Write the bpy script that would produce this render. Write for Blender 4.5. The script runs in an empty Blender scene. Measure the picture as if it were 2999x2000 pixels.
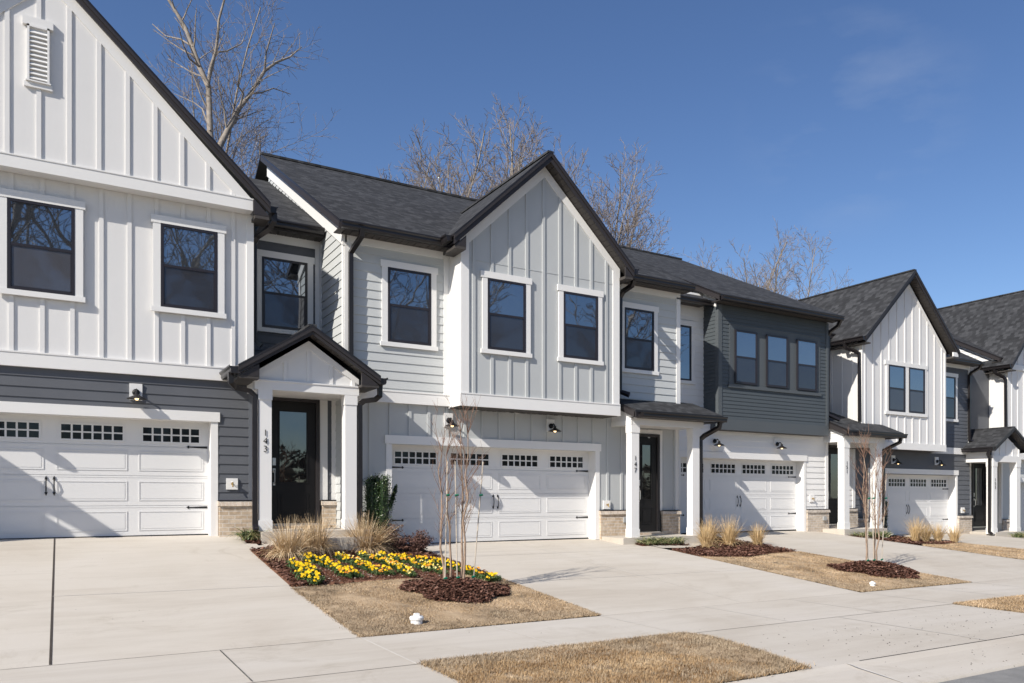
import bpy, bmesh, math, random
from mathutils import Vector, Matrix
random.seed(7)
SC=bpy.context.scene; COL=SC.collection
# ---------------------------------------------------------------- camera model (metres, camera at X0 Y0)
F=2380.5; PCX=1750.0; HY=1453.0; TH=math.radians(33.49); CZ=1.5
cam=bpy.data.cameras.new('camera'); co=bpy.data.objects.new('camera',cam); COL.objects.link(co)
co.location=(0,0,CZ); co.rotation_euler=(math.pi/2,0,-TH)
cam.sensor_width=36; cam.lens=F/2999*36; cam.shift_x=(1499.5-PCX)/2999; cam.shift_y=(HY-1000)/2999
cam.clip_end=2000; cam.clip_start=.1; SC.camera=co
# ---------------------------------------------------------------- terrain
def interp(x,xs,ys):
    if x<=xs[0]: return ys[0]
    for i in range(1,len(xs)):
        if x<=xs[i]:
            f=(x-xs[i-1])/(xs[i]-xs[i-1]); return ys[i-1]+f*(ys[i]-ys[i-1])
    return ys[-1]
ZX=[-4,3.0,5.2,11.2,13.5,18.6,21.2,27,28.5,34]; ZV=[.82,.80,.52,.50,.49,.47,.22,.17,.05,0.0]
def H(X,Y):
    zs=-.015-.0065*max(-60,min(X,60))
    if Y<5.0: return zs-.02-(5.0-Y)*.075 if Y>4.32 else zs-.071
    if Y<8.77: return zs
    zg=interp(X,ZX,ZV); yg=interp(X,[-4,3,5,11,13,19,21,27,28],[15.9,15.9,15.75,15.75,16.6,16.6,16.9,16.9,16.5])
    return zs+(zg-zs)*min(1,(Y-8.77)/(yg-8.77))
# ---------------------------------------------------------------- material helpers
def newmat(name):
    m=bpy.data.materials.new(name); m.use_nodes=True; nt=m.node_tree; b=nt.nodes['Principled BSDF']; return m,nt,b
def N(nt,t,**k):
    n=nt.nodes.new(t)
    for a,v in k.items():
        if a.startswith('i_'):
            n.inputs[a[2:].replace('_',' ')].default_value=v
        else: setattr(n,a,v)
    return n
def L(nt,a,b): nt.links.new(a,b)
def col4(c): return (c[0],c[1],c[2],1)
def ramp(nt,fac,stops):
    r=nt.nodes.new('ShaderNodeValToRGB'); e=r.color_ramp.elements
    e[0].position,e[0].color=stops[0][0],col4(stops[0][1]); e[1].position,e[1].color=stops[-1][0],col4(stops[-1][1])
    for p,c in stops[1:-1]:
        x=e.new(p); x.color=col4(c)
    L(nt,fac,r.inputs[0]); return r.outputs[0]
def paint(name,c,rough=.5,var=.06,scale=1.5,bump=.04,bscale=60,grain=None,metal=0,spec=.35):
    m,nt,b=newmat(name); tc=N(nt,'ShaderNodeTexCoord')
    n=N(nt,'ShaderNodeTexNoise',i_Scale=scale,i_Detail=5,i_Roughness=.65); L(nt,tc.outputs['Object'],n.inputs['Vector'])
    lo=[v*(1-var) for v in c]; hi=[min(1,v*(1+var)) for v in c]
    L(nt,ramp(nt,n.outputs[0],[(.3,lo),(.7,hi)]),b.inputs['Base Color'])
    b.inputs['Roughness'].default_value=rough; b.inputs['Metallic'].default_value=metal; b.inputs['Specular IOR Level'].default_value=spec
    if bump:
        mp=N(nt,'ShaderNodeMapping'); mp.inputs['Scale'].default_value=grain or (1,1,1); L(nt,tc.outputs['Object'],mp.inputs[0])
        n2=N(nt,'ShaderNodeTexNoise',i_Scale=bscale,i_Detail=3); L(nt,mp.outputs[0],n2.inputs['Vector'])
        bp=N(nt,'ShaderNodeBump',i_Strength=bump,i_Distance=.01); L(nt,n2.outputs[0],bp.inputs['Height']); L(nt,bp.outputs[0],b.inputs['Normal'])
    return m
M={}
M['white']=paint('white_fibre_cement',(.715,.705,.69),.55,.022,.9,0)
M['trim']=paint('white_trim_paint',(.765,.755,.735),.45,.015,.8,0)
M['slate']=paint('slate_siding_paint',(.108,.114,.127),.55,.07,1.2,0)
M['lgray']=paint('pale_grey_siding_paint',(.52,.535,.53),.55,.03,1.1,0)
M['gpanel']=paint('grey_panel_paint',(.47,.485,.485),.55,.03,.9,0)
M['green']=paint('dark_green_grey_siding_paint',(.074,.086,.094),.5,.06,1.2,0)
M['greentrim']=paint('dark_green_grey_trim_paint',(.088,.099,.107),.5,.03,1,.04)
M['slatetrim']=paint('slate_trim_paint',(.13,.14,.16),.5,.03,1,.04)
M['gdoor']=paint('garage_door_enamel',(.715,.71,.70),.4,.012,.7,0)
M['bronze']=paint('dark_bronze_aluminium',(.016,.014,.015),.32,.12,3,.03,30,spec=.5)
M['fascia']=paint('dark_fascia_metal',(.034,.030,.031),.45,.08,2,.03,30)
M['soffit']=paint('dark_vented_soffit',(.060,.054,.050),.6,.08,2,.03)
M['frame']=paint('black_window_frame',(.022,.019,.024),.35,.1,2,.02,30,spec=.5)
M['black']=paint('black_powder_coat',(.012,.012,.013),.45,.1,3,.0)
M['door']=paint('black_door_paint',(.010,.0095,.010),.42,.08,2,.0,30,spec=.25)
M['nickel']=paint('brushed_nickel',(.62,.60,.57),.3,.05,4,.02,80,metal=1)
M['brass']=paint('brass_tap',(.6,.42,.18),.35,.05,4,.0,metal=1)
M['pvc']=paint('white_pvc',(.85,.85,.83),.35,.03,8,.0)
M['plastic']=paint('grey_plastic_cover',(.35,.36,.36),.4,.04,8,.0)
M['dirt']=paint('bare_red_soil',(.22,.105,.06),.95,.3,6,.6,40)
M['asphalt']=paint('asphalt',(.235,.23,.22),.9,.16,5,.5,180)
M['terrain']=paint('far_ground_soil',(.20,.16,.10),.95,.25,.4,.4,20)
M['joint']=paint('dark_joint_filler',(.055,.045,.038),.9,.2,8,.0)
M['joint3']=paint('tooled_joint_light',(.60,.565,.51),.9,.1,8,.0)
M['joint2']=paint('tooled_joint_dull',(.38,.345,.30),.9,.2,8,.0)  # joint lines a little darker than the concrete
def emis(name,c,s):
    m,nt,b=newmat(name); b.inputs['Base Color'].default_value=col4(c); b.inputs['Emission Color'].default_value=col4(c); b.inputs['Emission Strength'].default_value=s; return m
M['bulb']=emis('warm_bulb',(1,.72,.36),2.2)
def glassmat(name,dark,fac,tint,rough=.02,wob=.02):
    m,nt,b=newmat(name); out=nt.nodes['Material Output']
    b.inputs['Roughness'].default_value=.5; b.inputs['Specular IOR Level'].default_value=.1; oi=N(nt,'ShaderNodeObjectInfo'); L(nt,ramp(nt,oi.outputs['Random'],[(0,[v*.55 for v in dark]),(.7,dark),(1,[v*1.9 for v in dark])]),b.inputs['Base Color'])
    g=N(nt,'ShaderNodeBsdfGlossy'); g.inputs['Color'].default_value=col4(tint); g.inputs['Roughness'].default_value=rough
    fr=N(nt,'ShaderNodeFresnel',i_IOR=1.5); ma=N(nt,'ShaderNodeMath',operation='MULTIPLY_ADD'); ma.inputs[1].default_value=1.0; ma.inputs[2].default_value=fac; ma.use_clamp=True
    L(nt,fr.outputs[0],ma.inputs[0]); mx=N(nt,'ShaderNodeMixShader'); L(nt,ma.outputs[0],mx.inputs[0]); L(nt,b.outputs[0],mx.inputs[1]); L(nt,g.outputs[0],mx.inputs[2]); L(nt,mx.outputs[0],out.inputs[0])
    tc=N(nt,'ShaderNodeTexCoord'); n=N(nt,'ShaderNodeTexNoise',i_Scale=1.6,i_Detail=1.0); L(nt,tc.outputs['Object'],n.inputs['Vector'])
    bp=N(nt,'ShaderNodeBump',i_Strength=wob,i_Distance=.3); L(nt,n.outputs[0],bp.inputs['Height']); L(nt,bp.outputs[0],g.inputs['Normal'])
    return m
M['glass']=glassmat('window_glass',(.02,.024,.03),.30,(.80,.88,.97),.015,.008)
M['screen']=glassmat('screened_glass',(.034,.034,.038),.10,(.62,.64,.70),.05)
M['doorglass']=glassmat('door_glass',(.012,.011,.010),.15,(.85,.9,.95),.015,.012)
M['gglass']=glassmat('garage_pane',(.006,.006,.007),.0,(.6,.7,.8),.05)
def concrete():
    m,nt,b=newmat('concrete'); tc=N(nt,'ShaderNodeTexCoord')
    n1=N(nt,'ShaderNodeTexNoise',i_Scale=.35,i_Detail=6,i_Roughness=.6,i_Distortion=.6); L(nt,tc.outputs['Object'],n1.inputs['Vector'])
    mp=N(nt,'ShaderNodeMapping'); mp.inputs['Scale'].default_value=(.5,3.0,1); L(nt,tc.outputs['Object'],mp.inputs[0])
    n2=N(nt,'ShaderNodeTexNoise',i_Scale=1.1,i_Detail=8,i_Roughness=.7,i_Distortion=.5); L(nt,mp.outputs[0],n2.inputs['Vector'])
    c1=ramp(nt,n1.outputs[0],[(.25,(.48,.43,.365)),(.5,(.545,.50,.435)),(.75,(.58,.54,.485))])
    c2=ramp(nt,n2.outputs[0],[(.25,(.88,.87,.855)),(.55,(1,1,1))])
    mx=N(nt,'ShaderNodeMix',data_type='RGBA',blend_type='MULTIPLY'); mx.inputs[0].default_value=1; L(nt,c1,mx.inputs[6]); L(nt,c2,mx.inputs[7])
    n3=N(nt,'ShaderNodeTexNoise',i_Scale=260,i_Detail=2); L(nt,tc.outputs['Object'],n3.inputs['Vector'])
    c3=ramp(nt,n3.outputs[0],[(.28,(.82,.81,.79)),(.42,(1,1,1))])
    mx2=N(nt,'ShaderNodeMix',data_type='RGBA',blend_type='MULTIPLY'); mx2.inputs[0].default_value=.8; L(nt,mx.outputs[2],mx2.inputs[6]); L(nt,c3,mx2.inputs[7])
    oi=N(nt,'ShaderNodeObjectInfo'); n5=N(nt,'ShaderNodeTexNoise',i_Scale=.9,i_Detail=9,i_Roughness=.75,i_Distortion=1.2); L(nt,tc.outputs['Object'],n5.inputs['Vector'])
    c5=ramp(nt,n5.outputs[0],[(.30,(.86,.845,.82)),(.44,(1,1,1)),(.72,(1,1,1)),(.8,(1.04,1.04,1.04))]); c6=ramp(nt,oi.outputs['Random'],[(0,(.955,.95,.94)),(1,(1.02,1.02,1.02))])
    mx3=N(nt,'ShaderNodeMix',data_type='RGBA',blend_type='MULTIPLY'); mx3.inputs[0].default_value=1; L(nt,mx2.outputs[2],mx3.inputs[6]); L(nt,c5,mx3.inputs[7])
    mx4=N(nt,'ShaderNodeMix',data_type='RGBA',blend_type='MULTIPLY'); mx4.inputs[0].default_value=1; L(nt,mx3.outputs[2],mx4.inputs[6]); L(nt,c6,mx4.inputs[7])
    L(nt,mx4.outputs[2],b.inputs['Base Color']); b.inputs['Roughness'].default_value=.85; b.inputs['Specular IOR Level'].default_value=.2
    mp2=N(nt,'ShaderNodeMapping'); mp2.inputs['Scale'].default_value=(4,160,1); L(nt,tc.outputs['Object'],mp2.inputs[0])
    n4=N(nt,'ShaderNodeTexNoise',i_Scale=1,i_Detail=3); L(nt,mp2.outputs[0],n4.inputs['Vector'])
    bp=N(nt,'ShaderNodeBump',i_Strength=.12,i_Distance=.008); L(nt,n4.outputs[0],bp.inputs['Height']); L(nt,bp.outputs[0],b.inputs['Normal']); return m
M['concrete']=concrete()
def shingle(name,axis):
    m,nt,b=newmat(name); tc=N(nt,'ShaderNodeTexCoord'); sp=N(nt,'ShaderNodeSeparateXYZ'); L(nt,tc.outputs['Object'],sp.inputs[0])
    cb=N(nt,'ShaderNodeCombineXYZ')
    L(nt,sp.outputs[0 if axis=='x' else 1],cb.inputs[0])
    sc=N(nt,'ShaderNodeMath',operation='MULTIPLY'); sc.inputs[1].default_value=1.12 if axis=='x' else 1.39; L(nt,sp.outputs[1 if axis=='x' else 0],sc.inputs[0]); L(nt,sc.outputs[0],cb.inputs[1])
    def br(w,h,off,mort):
        t=N(nt,'ShaderNodeTexBrick',offset=off,offset_frequency=2); t.inputs['Scale'].default_value=1; t.inputs['Brick Width'].default_value=w; t.inputs['Row Height'].default_value=h; t.inputs['Mortar Size'].default_value=mort; t.inputs['Mortar Smooth'].default_value=.2; t.inputs['Bias'].default_value=0
        t.inputs['Color1'].default_value=(.0,.0,.0,1); t.inputs['Color2'].default_value=(1,1,1,1); t.inputs['Mortar'].default_value=(.35,.35,.35,1); L(nt,cb.outputs[0],t.inputs['Vector']); return t
    t1=br(.15,.14,.37,.004); t2=br(.11,.29,.61,.0)
    n=N(nt,'ShaderNodeTexNoise',i_Scale=2.2,i_Detail=4); L(nt,cb.outputs[0],n.inputs['Vector'])
    ng=N(nt,'ShaderNodeTexNoise',i_Scale=140,i_Detail=2); L(nt,cb.outputs[0],ng.inputs['Vector'])
    a=N(nt,'ShaderNodeMath',operation='MULTIPLY_ADD'); a.inputs[1].default_value=.36; L(nt,t1.outputs['Color'],a.inputs[0])
    s2=N(nt,'ShaderNodeMath',operation='MULTIPLY'); s2.inputs[1].default_value=.06; L(nt,t2.outputs['Color'],s2.inputs[0]); L(nt,s2.outputs[0],a.inputs[2])
    a2=N(nt,'ShaderNodeMath',operation='MULTIPLY_ADD'); a2.inputs[1].default_value=.06; L(nt,n.outputs[0],a2.inputs[0]); L(nt,a.outputs[0],a2.inputs[2])
    a3=N(nt,'ShaderNodeMath',operation='MULTIPLY_ADD'); a3.inputs[1].default_value=.5; L(nt,ng.outputs[0],a3.inputs[0]); L(nt,a2.outputs[0],a3.inputs[2])
    L(nt,ramp(nt,a3.outputs[0],[(.25,(.020,.0205,.022)),(.5,(.038,.039,.042)),(.8,(.080,.082,.087))]),b.inputs['Base Color'])
    b.inputs['Roughness'].default_value=.9; b.inputs['Specular IOR Level'].default_value=.25
    ad=N(nt,'ShaderNodeMath',operation='ADD'); L(nt,t1.outputs['Fac'],ad.inputs[0]); 
    inv=N(nt,'ShaderNodeMath',operation='SUBTRACT'); inv.inputs[0].default_value=1; L(nt,t1.outputs['Fac'],inv.inputs[1])
    bp=N(nt,'ShaderNodeBump',i_Strength=.5,i_Distance=.01); L(nt,inv.outputs[0],bp.inputs['Height']); L(nt,bp.outputs[0],b.inputs['Normal']); return m
M['shx']=shingle('asphalt_shingles_front','x'); M['shy']=shingle('asphalt_shingles_side','y')
def brick(name,w,h,c1,c2,mo,vert=False):
    m,nt,b=newmat(name); tc=N(nt,'ShaderNodeTexCoord'); sp=N(nt,'ShaderNodeSeparateXYZ'); L(nt,tc.outputs['Object'],sp.inputs[0]); cb=N(nt,'ShaderNodeCombineXYZ')
    ad=N(nt,'ShaderNodeMath',operation='ADD'); L(nt,sp.outputs[0],ad.inputs[0]); L(nt,sp.outputs[1],ad.inputs[1]); L(nt,ad.outputs[0],cb.inputs[0]); L(nt,sp.outputs[2],cb.inputs[1])
    t=N(nt,'ShaderNodeTexBrick',offset=0.0 if vert else .5); t.inputs['Scale'].default_value=1; t.inputs['Brick Width'].default_value=w; t.inputs['Row Height'].default_value=h; t.inputs['Mortar Size'].default_value=.006; t.inputs['Mortar Smooth'].default_value=.15
    t.inputs['Color1'].default_value=col4(c1); t.inputs['Color2'].default_value=col4(c2); t.inputs['Mortar'].default_value=col4(mo); L(nt,cb.outputs[0],t.inputs['Vector'])
    n=N(nt,'ShaderNodeTexNoise',i_Scale=14,i_Detail=5); L(nt,tc.outputs['Object'],n.inputs['Vector']); r=ramp(nt,n.outputs[0],[(.3,(.78,.76,.74)),(.65,(1.12,1.1,1.08))])
    mx=N(nt,'ShaderNodeMix',data_type='RGBA',blend_type='MULTIPLY'); mx.inputs[0].default_value=1; L(nt,t.outputs['Color'],mx.inputs[6]); L(nt,r,mx.inputs[7]); L(nt,mx.outputs[2],b.inputs['Base Color'])
    b.inputs['Roughness'].default_value=.9; inv=N(nt,'ShaderNodeMath',operation='SUBTRACT'); inv.inputs[0].default_value=1; L(nt,t.outputs['Fac'],inv.inputs[1])
    bp=N(nt,'ShaderNodeBump',i_Strength=.7,i_Distance=.008); L(nt,inv.outputs[0],bp.inputs['Height']); L(nt,bp.outputs[0],b.inputs['Normal']); return m
M['brick']=brick('tan_brick',.203,.072,(.60,.50,.385),(.46,.36,.26),(.62,.58,.52))
M['cap']=brick('tan_brick_rowlock',.065,.30,(.64,.55,.46),(.50,.42,.34),(.62,.58,.52),True)
M['greybrick']=brick('grey_brown_brick',.203,.072,(.44,.37,.295),(.56,.485,.40),(.58,.56,.53))
M['gcap']=brick('grey_brick_rowlock',.065,.30,(.52,.47,.41),(.38,.33,.28),(.58,.56,.53),True)
def island(name,stops,rough=.8,transl=0,spec=.2,nscale=None):
    m,nt,b=newmat(name); g=N(nt,'ShaderNodeNewGeometry'); src=g.outputs['Random Per Island']
    if nscale:
        tc=N(nt,'ShaderNodeTexCoord'); n=N(nt,'ShaderNodeTexNoise',i_Scale=nscale,i_Detail=4); L(nt,tc.outputs['Object'],n.inputs['Vector'])
        a=N(nt,'ShaderNodeMath',operation='MULTIPLY_ADD'); a.inputs[1].default_value=.45; L(nt,src,a.inputs[0]); a2=N(nt,'ShaderNodeMath',operation='MULTIPLY_ADD'); a2.inputs[1].default_value=2.2; a2.inputs[2].default_value=-.82; L(nt,n.outputs[0],a2.inputs[0]); L(nt,a2.outputs[0],a.inputs[2]); src=a.outputs[0]
    L(nt,ramp(nt,src,stops),b.inputs['Base Color']); b.inputs['Roughness'].default_value=rough; b.inputs['Specular IOR Level'].default_value=spec
    return m
M['lawn']=island('dormant_lawn_blades',[(0,(.22,.15,.085)),(.35,(.41,.29,.17)),(.7,(.54,.395,.245)),(1,(.66,.51,.34))],.85,nscale=1.3)
M['strawa']=island('dormant_strip_blades',[(0,(.13,.075,.032)),(.4,(.33,.21,.105)),(.75,(.48,.335,.185)),(1,(.64,.49,.31))],.85,nscale=1.6)
M['greyblade']=island('grey_turf_blades',[(0,(.20,.145,.09)),(.5,(.36,.28,.19)),(1,(.50,.40,.28))],.9,nscale=2.5)
M['mulch']=island('shredded_brown_mulch',[(0,(.042,.019,.012)),(.45,(.115,.052,.035)),(.8,(.20,.098,.068)),(1,(.30,.175,.13))],.9)
M['redmulch']=island('reddish_mulch_chips',[(0,(.06,.025,.016)),(.5,(.16,.066,.042)),(.9,(.26,.12,.08)),(.93,(.50,.42,.34)),(1,(.62,.55,.47))],.9)
M['straw']=island('dry_grass_blades',[(0,(.34,.23,.12)),(.5,(.56,.41,.24)),(1,(.76,.61,.41))],.75)
M['paleblade']=island('pale_dry_grass_blades',[(0,(.38,.26,.12)),(.5,(.60,.43,.22)),(1,(.78,.60,.36))],.75)
M['liri']=island('variegated_strap_leaves',[(0,(.05,.085,.03)),(.45,(.12,.17,.06)),(.7,(.35,.33,.16)),(1,(.52,.46,.28))],.5,spec=.4)
M['holly']=island('holly_leaves',[(0,(.012,.026,.008)),(.5,(.026,.058,.015)),(.85,(.06,.10,.03)),(1,(.18,.22,.10))],.35,spec=.5)
M['barberry']=island('brown_shrub_leaves',[(0,(.05,.025,.022)),(.5,(.12,.065,.055)),(1,(.22,.13,.10))],.7)
M['leaf']=island('pansy_leaves',[(0,(.035,.07,.02)),(.6,(.08,.13,.04)),(1,(.16,.2,.08))],.5)
M['petal']=island('yellow_petals',[(0,(.72,.40,.0)),(.5,(.80,.52,.0)),(1,(.82,.60,.03))],.6)
M['petalo']=island('orange_petals',[(0,(.62,.17,.02)),(.5,(.78,.30,.03)),(1,(.86,.50,.06))],.6)
M['petalp']=island('pale_yellow_petals',[(0,(.75,.68,.25)),(.5,(.80,.72,.35)),(1,(.85,.60,.02))],.6)
M['throat']=paint('flower_throat',(.25,.06,.01),.6,.1,3,.0)
M['bark']=paint('grey_bark',(.27,.235,.20),.9,.35,5,.4,25,(1,1,.25))
M['twig']=paint('pale_twigs',(.21,.175,.155),.9,.3,3,.0)
M['myrtle']=paint('crape_myrtle_bark',(.31,.225,.165),.8,.35,9,.3,30,(1,1,.3))
M['mtwig']=paint('myrtle_twigs',(.20,.12,.085),.8,.3,6,.0)
M['stake']=paint('pale_bamboo_stake',(.50,.44,.36),.7,.15,9,.0)
M['tie']=paint('green_tie_tape',(.0,.14,.08),.5,.1,9,.0)
M['pebble']=island('grey_pebbles',[(0,(.06,.055,.05)),(1,(.30,.28,.25))],.8)
M['woods']=paint('dense_brown_woods',(.06,.05,.04),.95,.5,.25,.0)
# ---------------------------------------------------------------- mesh builder
class MB:
    def __init__(s): s.v=[]; s.f=[]; s.m=[]; s.mats=[]
    def mi(s,m):
        if m not in s.mats: s.mats.append(m)
        return s.mats.index(m)
    def poly(s,pts,m):
        k=len(s.v); s.v+= [tuple(p) for p in pts]; s.f.append(tuple(range(k,k+len(pts)))); s.m.append(s.mi(m))
    def ext(s,pts,vec,m,mside=None):
        n=len(pts); k=len(s.v); q=[tuple(p) for p in pts]; r=[(p[0]+vec[0],p[1]+vec[1],p[2]+vec[2]) for p in q]
        s.v+=q+r; a=s.mi(m); b=s.mi(mside or m)
        s.f.append(tuple(range(k,k+n))); s.m.append(a); s.f.append(tuple(range(k+2*n-1,k+n-1,-1))); s.m.append(b)
        for i in range(n):
            j=(i+1)%n; s.f.append((k+i,k+n+i,k+n+j,k+j)); s.m.append(b)
    def box(s,x0,x1,y0,y1,z0,z1,m): s.ext([(x0,y0,z0),(x1,y0,z0),(x1,y0,z1),(x0,y0,z1)],(0,y1-y0,0),m)
    def tube(s,path,r,m,n=6,r2=None,cap=True,flat=None):
        P=[Vector(p) for p in path]; k=len(s.v); a=s.mi(m); ref=None
        for i,p in enumerate(P):
            d=((P[min(i+1,len(P)-1)]-p).normalized()+(p-P[max(i-1,0)]).normalized())
            if d.length<1e-6: d=Vector((0,0,1))
            d.normalize()
            if ref is None:
                ref=Vector((0,1,0)) if abs(d.y)<.9 else Vector((1,0,0))
            u=(ref-d*ref.dot(d)); 
            if u.length<1e-4: u=d.orthogonal()
            u.normalize(); ref=u; w=d.cross(u)
            rr=r if r2 is None else r+(r2-r)*i/(len(P)-1)
            for j in range(n):
                t=2*math.pi*(j+.5)/n
                q=p+u*(math.cos(t)*rr)+w*(math.sin(t)*rr*(flat or 1)); s.v.append(tuple(q))
        for i in range(len(P)-1):
            for j in range(n):
                s.f.append((k+i*n+j,k+i*n+(j+1)%n,k+(i+1)*n+(j+1)%n,k+(i+1)*n+j)); s.m.append(a)
        if cap:
            s.f.append(tuple(range(k+n-1,k-1,-1))); s.m.append(a); e=k+(len(P)-1)*n; s.f.append(tuple(range(e,e+n))); s.m.append(a)
    def lathe(s,c,prof,m,n=16,axis=Vector((0,0,1))):
        k=len(s.v); a=s.mi(m); ax=Vector(axis).normalized(); u=ax.orthogonal().normalized(); w=ax.cross(u); c=Vector(c)
        for r,h in prof:
            for j in range(n):
                t=2*math.pi*j/n; s.v.append(tuple(c+ax*h+u*(r*math.cos(t))+w*(r*math.sin(t))))
        for i in range(len(prof)-1):
            for j in range(n): s.f.append((k+i*n+j,k+i*n+(j+1)%n,k+(i+1)*n+(j+1)%n,k+(i+1)*n+j)); s.m.append(a)
        s.f.append(tuple(range(k,k+n))[::-1]); s.m.append(a); e=k+(len(prof)-1)*n; s.f.append(tuple(range(e,e+n))); s.m.append(a)
    def build(s,name,parent=None,root=None,fix=True,smooth=False):
        base=root or parent
        ox=Vector((0,0,0)); p=base
        while p is not None: ox+=Vector(p.location); p=p.parent
        me=bpy.data.meshes.new(name); me.from_pydata([(a-ox.x,b-ox.y,c-ox.z) for a,b,c in s.v],[],s.f)
        for m in s.mats: me.materials.append(M[m])
        me.polygons.foreach_set('material_index',s.m)
        if smooth: me.polygons.foreach_set('use_smooth',[True]*len(s.f))
        if fix:
            bm=bmesh.new(); bm.from_mesh(me); bmesh.ops.recalc_face_normals(bm,faces=bm.faces); bm.to_mesh(me); bm.free()
        me.update(); o=bpy.data.objects.new(name,me); COL.objects.link(o)
        if parent: o.parent=parent
        return o
def tag(o,label=None,cat=None,group=None,kind=None):
    if label:o['label']=label
    if cat:o['category']=cat
    if group:o['group']=group
    if kind:o['kind']=kind
    return o
def empty(name,loc,label,cat,group=None):
    o=bpy.data.objects.new(name,None); COL.objects.link(o); o.location=loc; o.empty_display_size=.3; return tag(o,label,cat,group)
# wall frames: (u,v,d) -> world ; front walls face -Y, side walls face -X
def FR(Y): return lambda u,v,d: (u,Y-d,v)
def SL(X): return lambda u,v,d: (X-d,u,v)
def clip(poly,ax,val,keep):   # keep: +1 keeps >= val
    out=[]; n=len(poly)
    for i in range(n):
        a=poly[i]; b=poly[(i+1)%n]; da=(a[ax]-val)*keep; db=(b[ax]-val)*keep
        if da>=0: out.append(a)
        if (da>0 and db<0) or (da<0 and db>0):
            t=da/(da-db); out.append((a[0]+(b[0]-a[0])*t,a[1]+(b[1]-a[1])*t))
    return out
def rect(u0,u1,v0,v1): return [(u0,v0),(u1,v0),(u1,v1),(u0,v1)]
def prism(mb,fr,poly,d0,d1,m):
    a=[fr(u,v,d0) for u,v in poly]; b0=fr(poly[0][0],poly[0][1],d1); vec=(b0[0]-a[0][0],b0[1]-a[0][1],b0[2]-a[0][2]); mb.ext(a,vec,m)
def fb(mb,fr,u0,u1,v0,v1,d0,d1,m): prism(mb,fr,rect(u0,u1,v0,v1),d0,d1,m)
def lap(mb,fr,polys,expo,m,v0=0.0,t=.015):
    for poly in polys:
        lo=min(p[1] for p in poly); hi=max(p[1] for p in poly); k=math.floor((lo-v0)/expo)
        while v0+k*expo<hi-1e-5:
            z=v0+k*expo; c=clip(clip(poly,1,z,1),1,z+expo,-1); k+=1
            if len(c)<3: continue
            mb.poly([fr(u,v,t*(1-(v-z)/expo)+.003) for u,v in c],m)
            zb=min(p[1] for p in c); bs=[p[0] for p in c if abs(p[1]-zb)<1e-5]
            if len(bs)>1 and abs(zb-z)<1e-4:
                mb.poly([fr(min(bs),z,t+.003),fr(max(bs),z,t+.003),fr(max(bs),z,0),fr(min(bs),z,0)],m)
def bb(mb,fr,polys,phase,step,m,w=.064,t=.022):
    for poly in polys:
        mb.poly([fr(u,v,0) for u,v in poly],m)
        lo=min(p[0] for p in poly); hi=max(p[0] for p in poly); k=math.ceil((lo-phase)/step-.2)
        while phase+k*step<hi-.02:
            u=phase+k*step; c=clip(clip(poly,0,u,1),0,u+w,-1); k+=1
            if len(c)>=3: prism(mb,fr,c,0.0,t,m)
# ---------------------------------------------------------------- reusable house parts
def window(root,fr,u0,u1,v0,v1,trim='trim',tw=.115,single=False,casing=True,head=True,lab=None):
    f=MB(); t=.045; fr0=fr; fr=(lambda u,v,d,f0=fr0:f0(u,v,d+.012))
    fb(f,fr,u0,u0+t,v0,v1,0,.04,'frame'); fb(f,fr,u1-t,u1,v0,v1,0,.04,'frame'); fb(f,fr,u0+t,u1-t,v1-t,v1,0,.04,'frame'); fb(f,fr,u0+t,u1-t,v0,v0+t,0,.04,'frame')
    vm=(v0+v1)/2
    if not single: fb(f,fr,u0+t,u1-t,vm-.022,vm+.022,0,.036,'frame')
    w=f.build('window',root); 
    if lab: w['label']=lab
    if casing:
        c=MB(); fb(c,fr,u0-tw,u0,v0,v1,0,.036,trim); fb(c,fr,u1,u1+tw,v0,v1,0,.036,trim)
        e=.03 if head else 0
        fb(c,fr,u0-tw-e,u1+tw+e,v1,v1+.13,0,.045,trim); fb(c,fr,u0-tw-e,u1+tw+e,v0-.085,v0,0,.05,trim)
        c.build('window_casing',w,)
    p=MB(); z0=vm+.022 if not single else v0+t
    fb(p,fr,u0+t+.004,u1-t-.004,z0+.004,v1-t-.004,.018,.022,'glass'); p.build('upper_pane',w)
    if not single:
        p=MB(); fb(p,fr,u0+t,u1-t,v0+t,vm-.022,.018,.022,'screen'); p.build('lower_pane',w)
        p=MB(); g=.004
        fb(p,fr,u0+t,u0+t+.016,v0+t,vm-.022,.022,.03,'frame'); fb(p,fr,u1-t-.016,u1-t,v0+t,vm-.022,.022,.03,'frame'); fb(p,fr,u0+t,u1-t,v0+t,v0+t+.016,.022,.03,'frame'); p.build('screen_frame',w)
    return w
def pullh(mb,x,y,z0,z1):
    mb.tube([(x,y,z1),(x,y-.035,z1-.03),(x,y-.05,(z0+z1)/2),(x,y-.035,z0+.03),(x,y,z0)],.009,'black',6)
    for z,s in((z1,1),(z0,-1)):
        mb.ext([(x-.022,y-.012,z-.015*s),(x+.022,y-.012,z-.015*s),(x+.014,y-.012,z+.012*s),(x,y-.012,z+.045*s),(x-.014,y-.012,z+.012*s)],(0,.01,0),'black')
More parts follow.
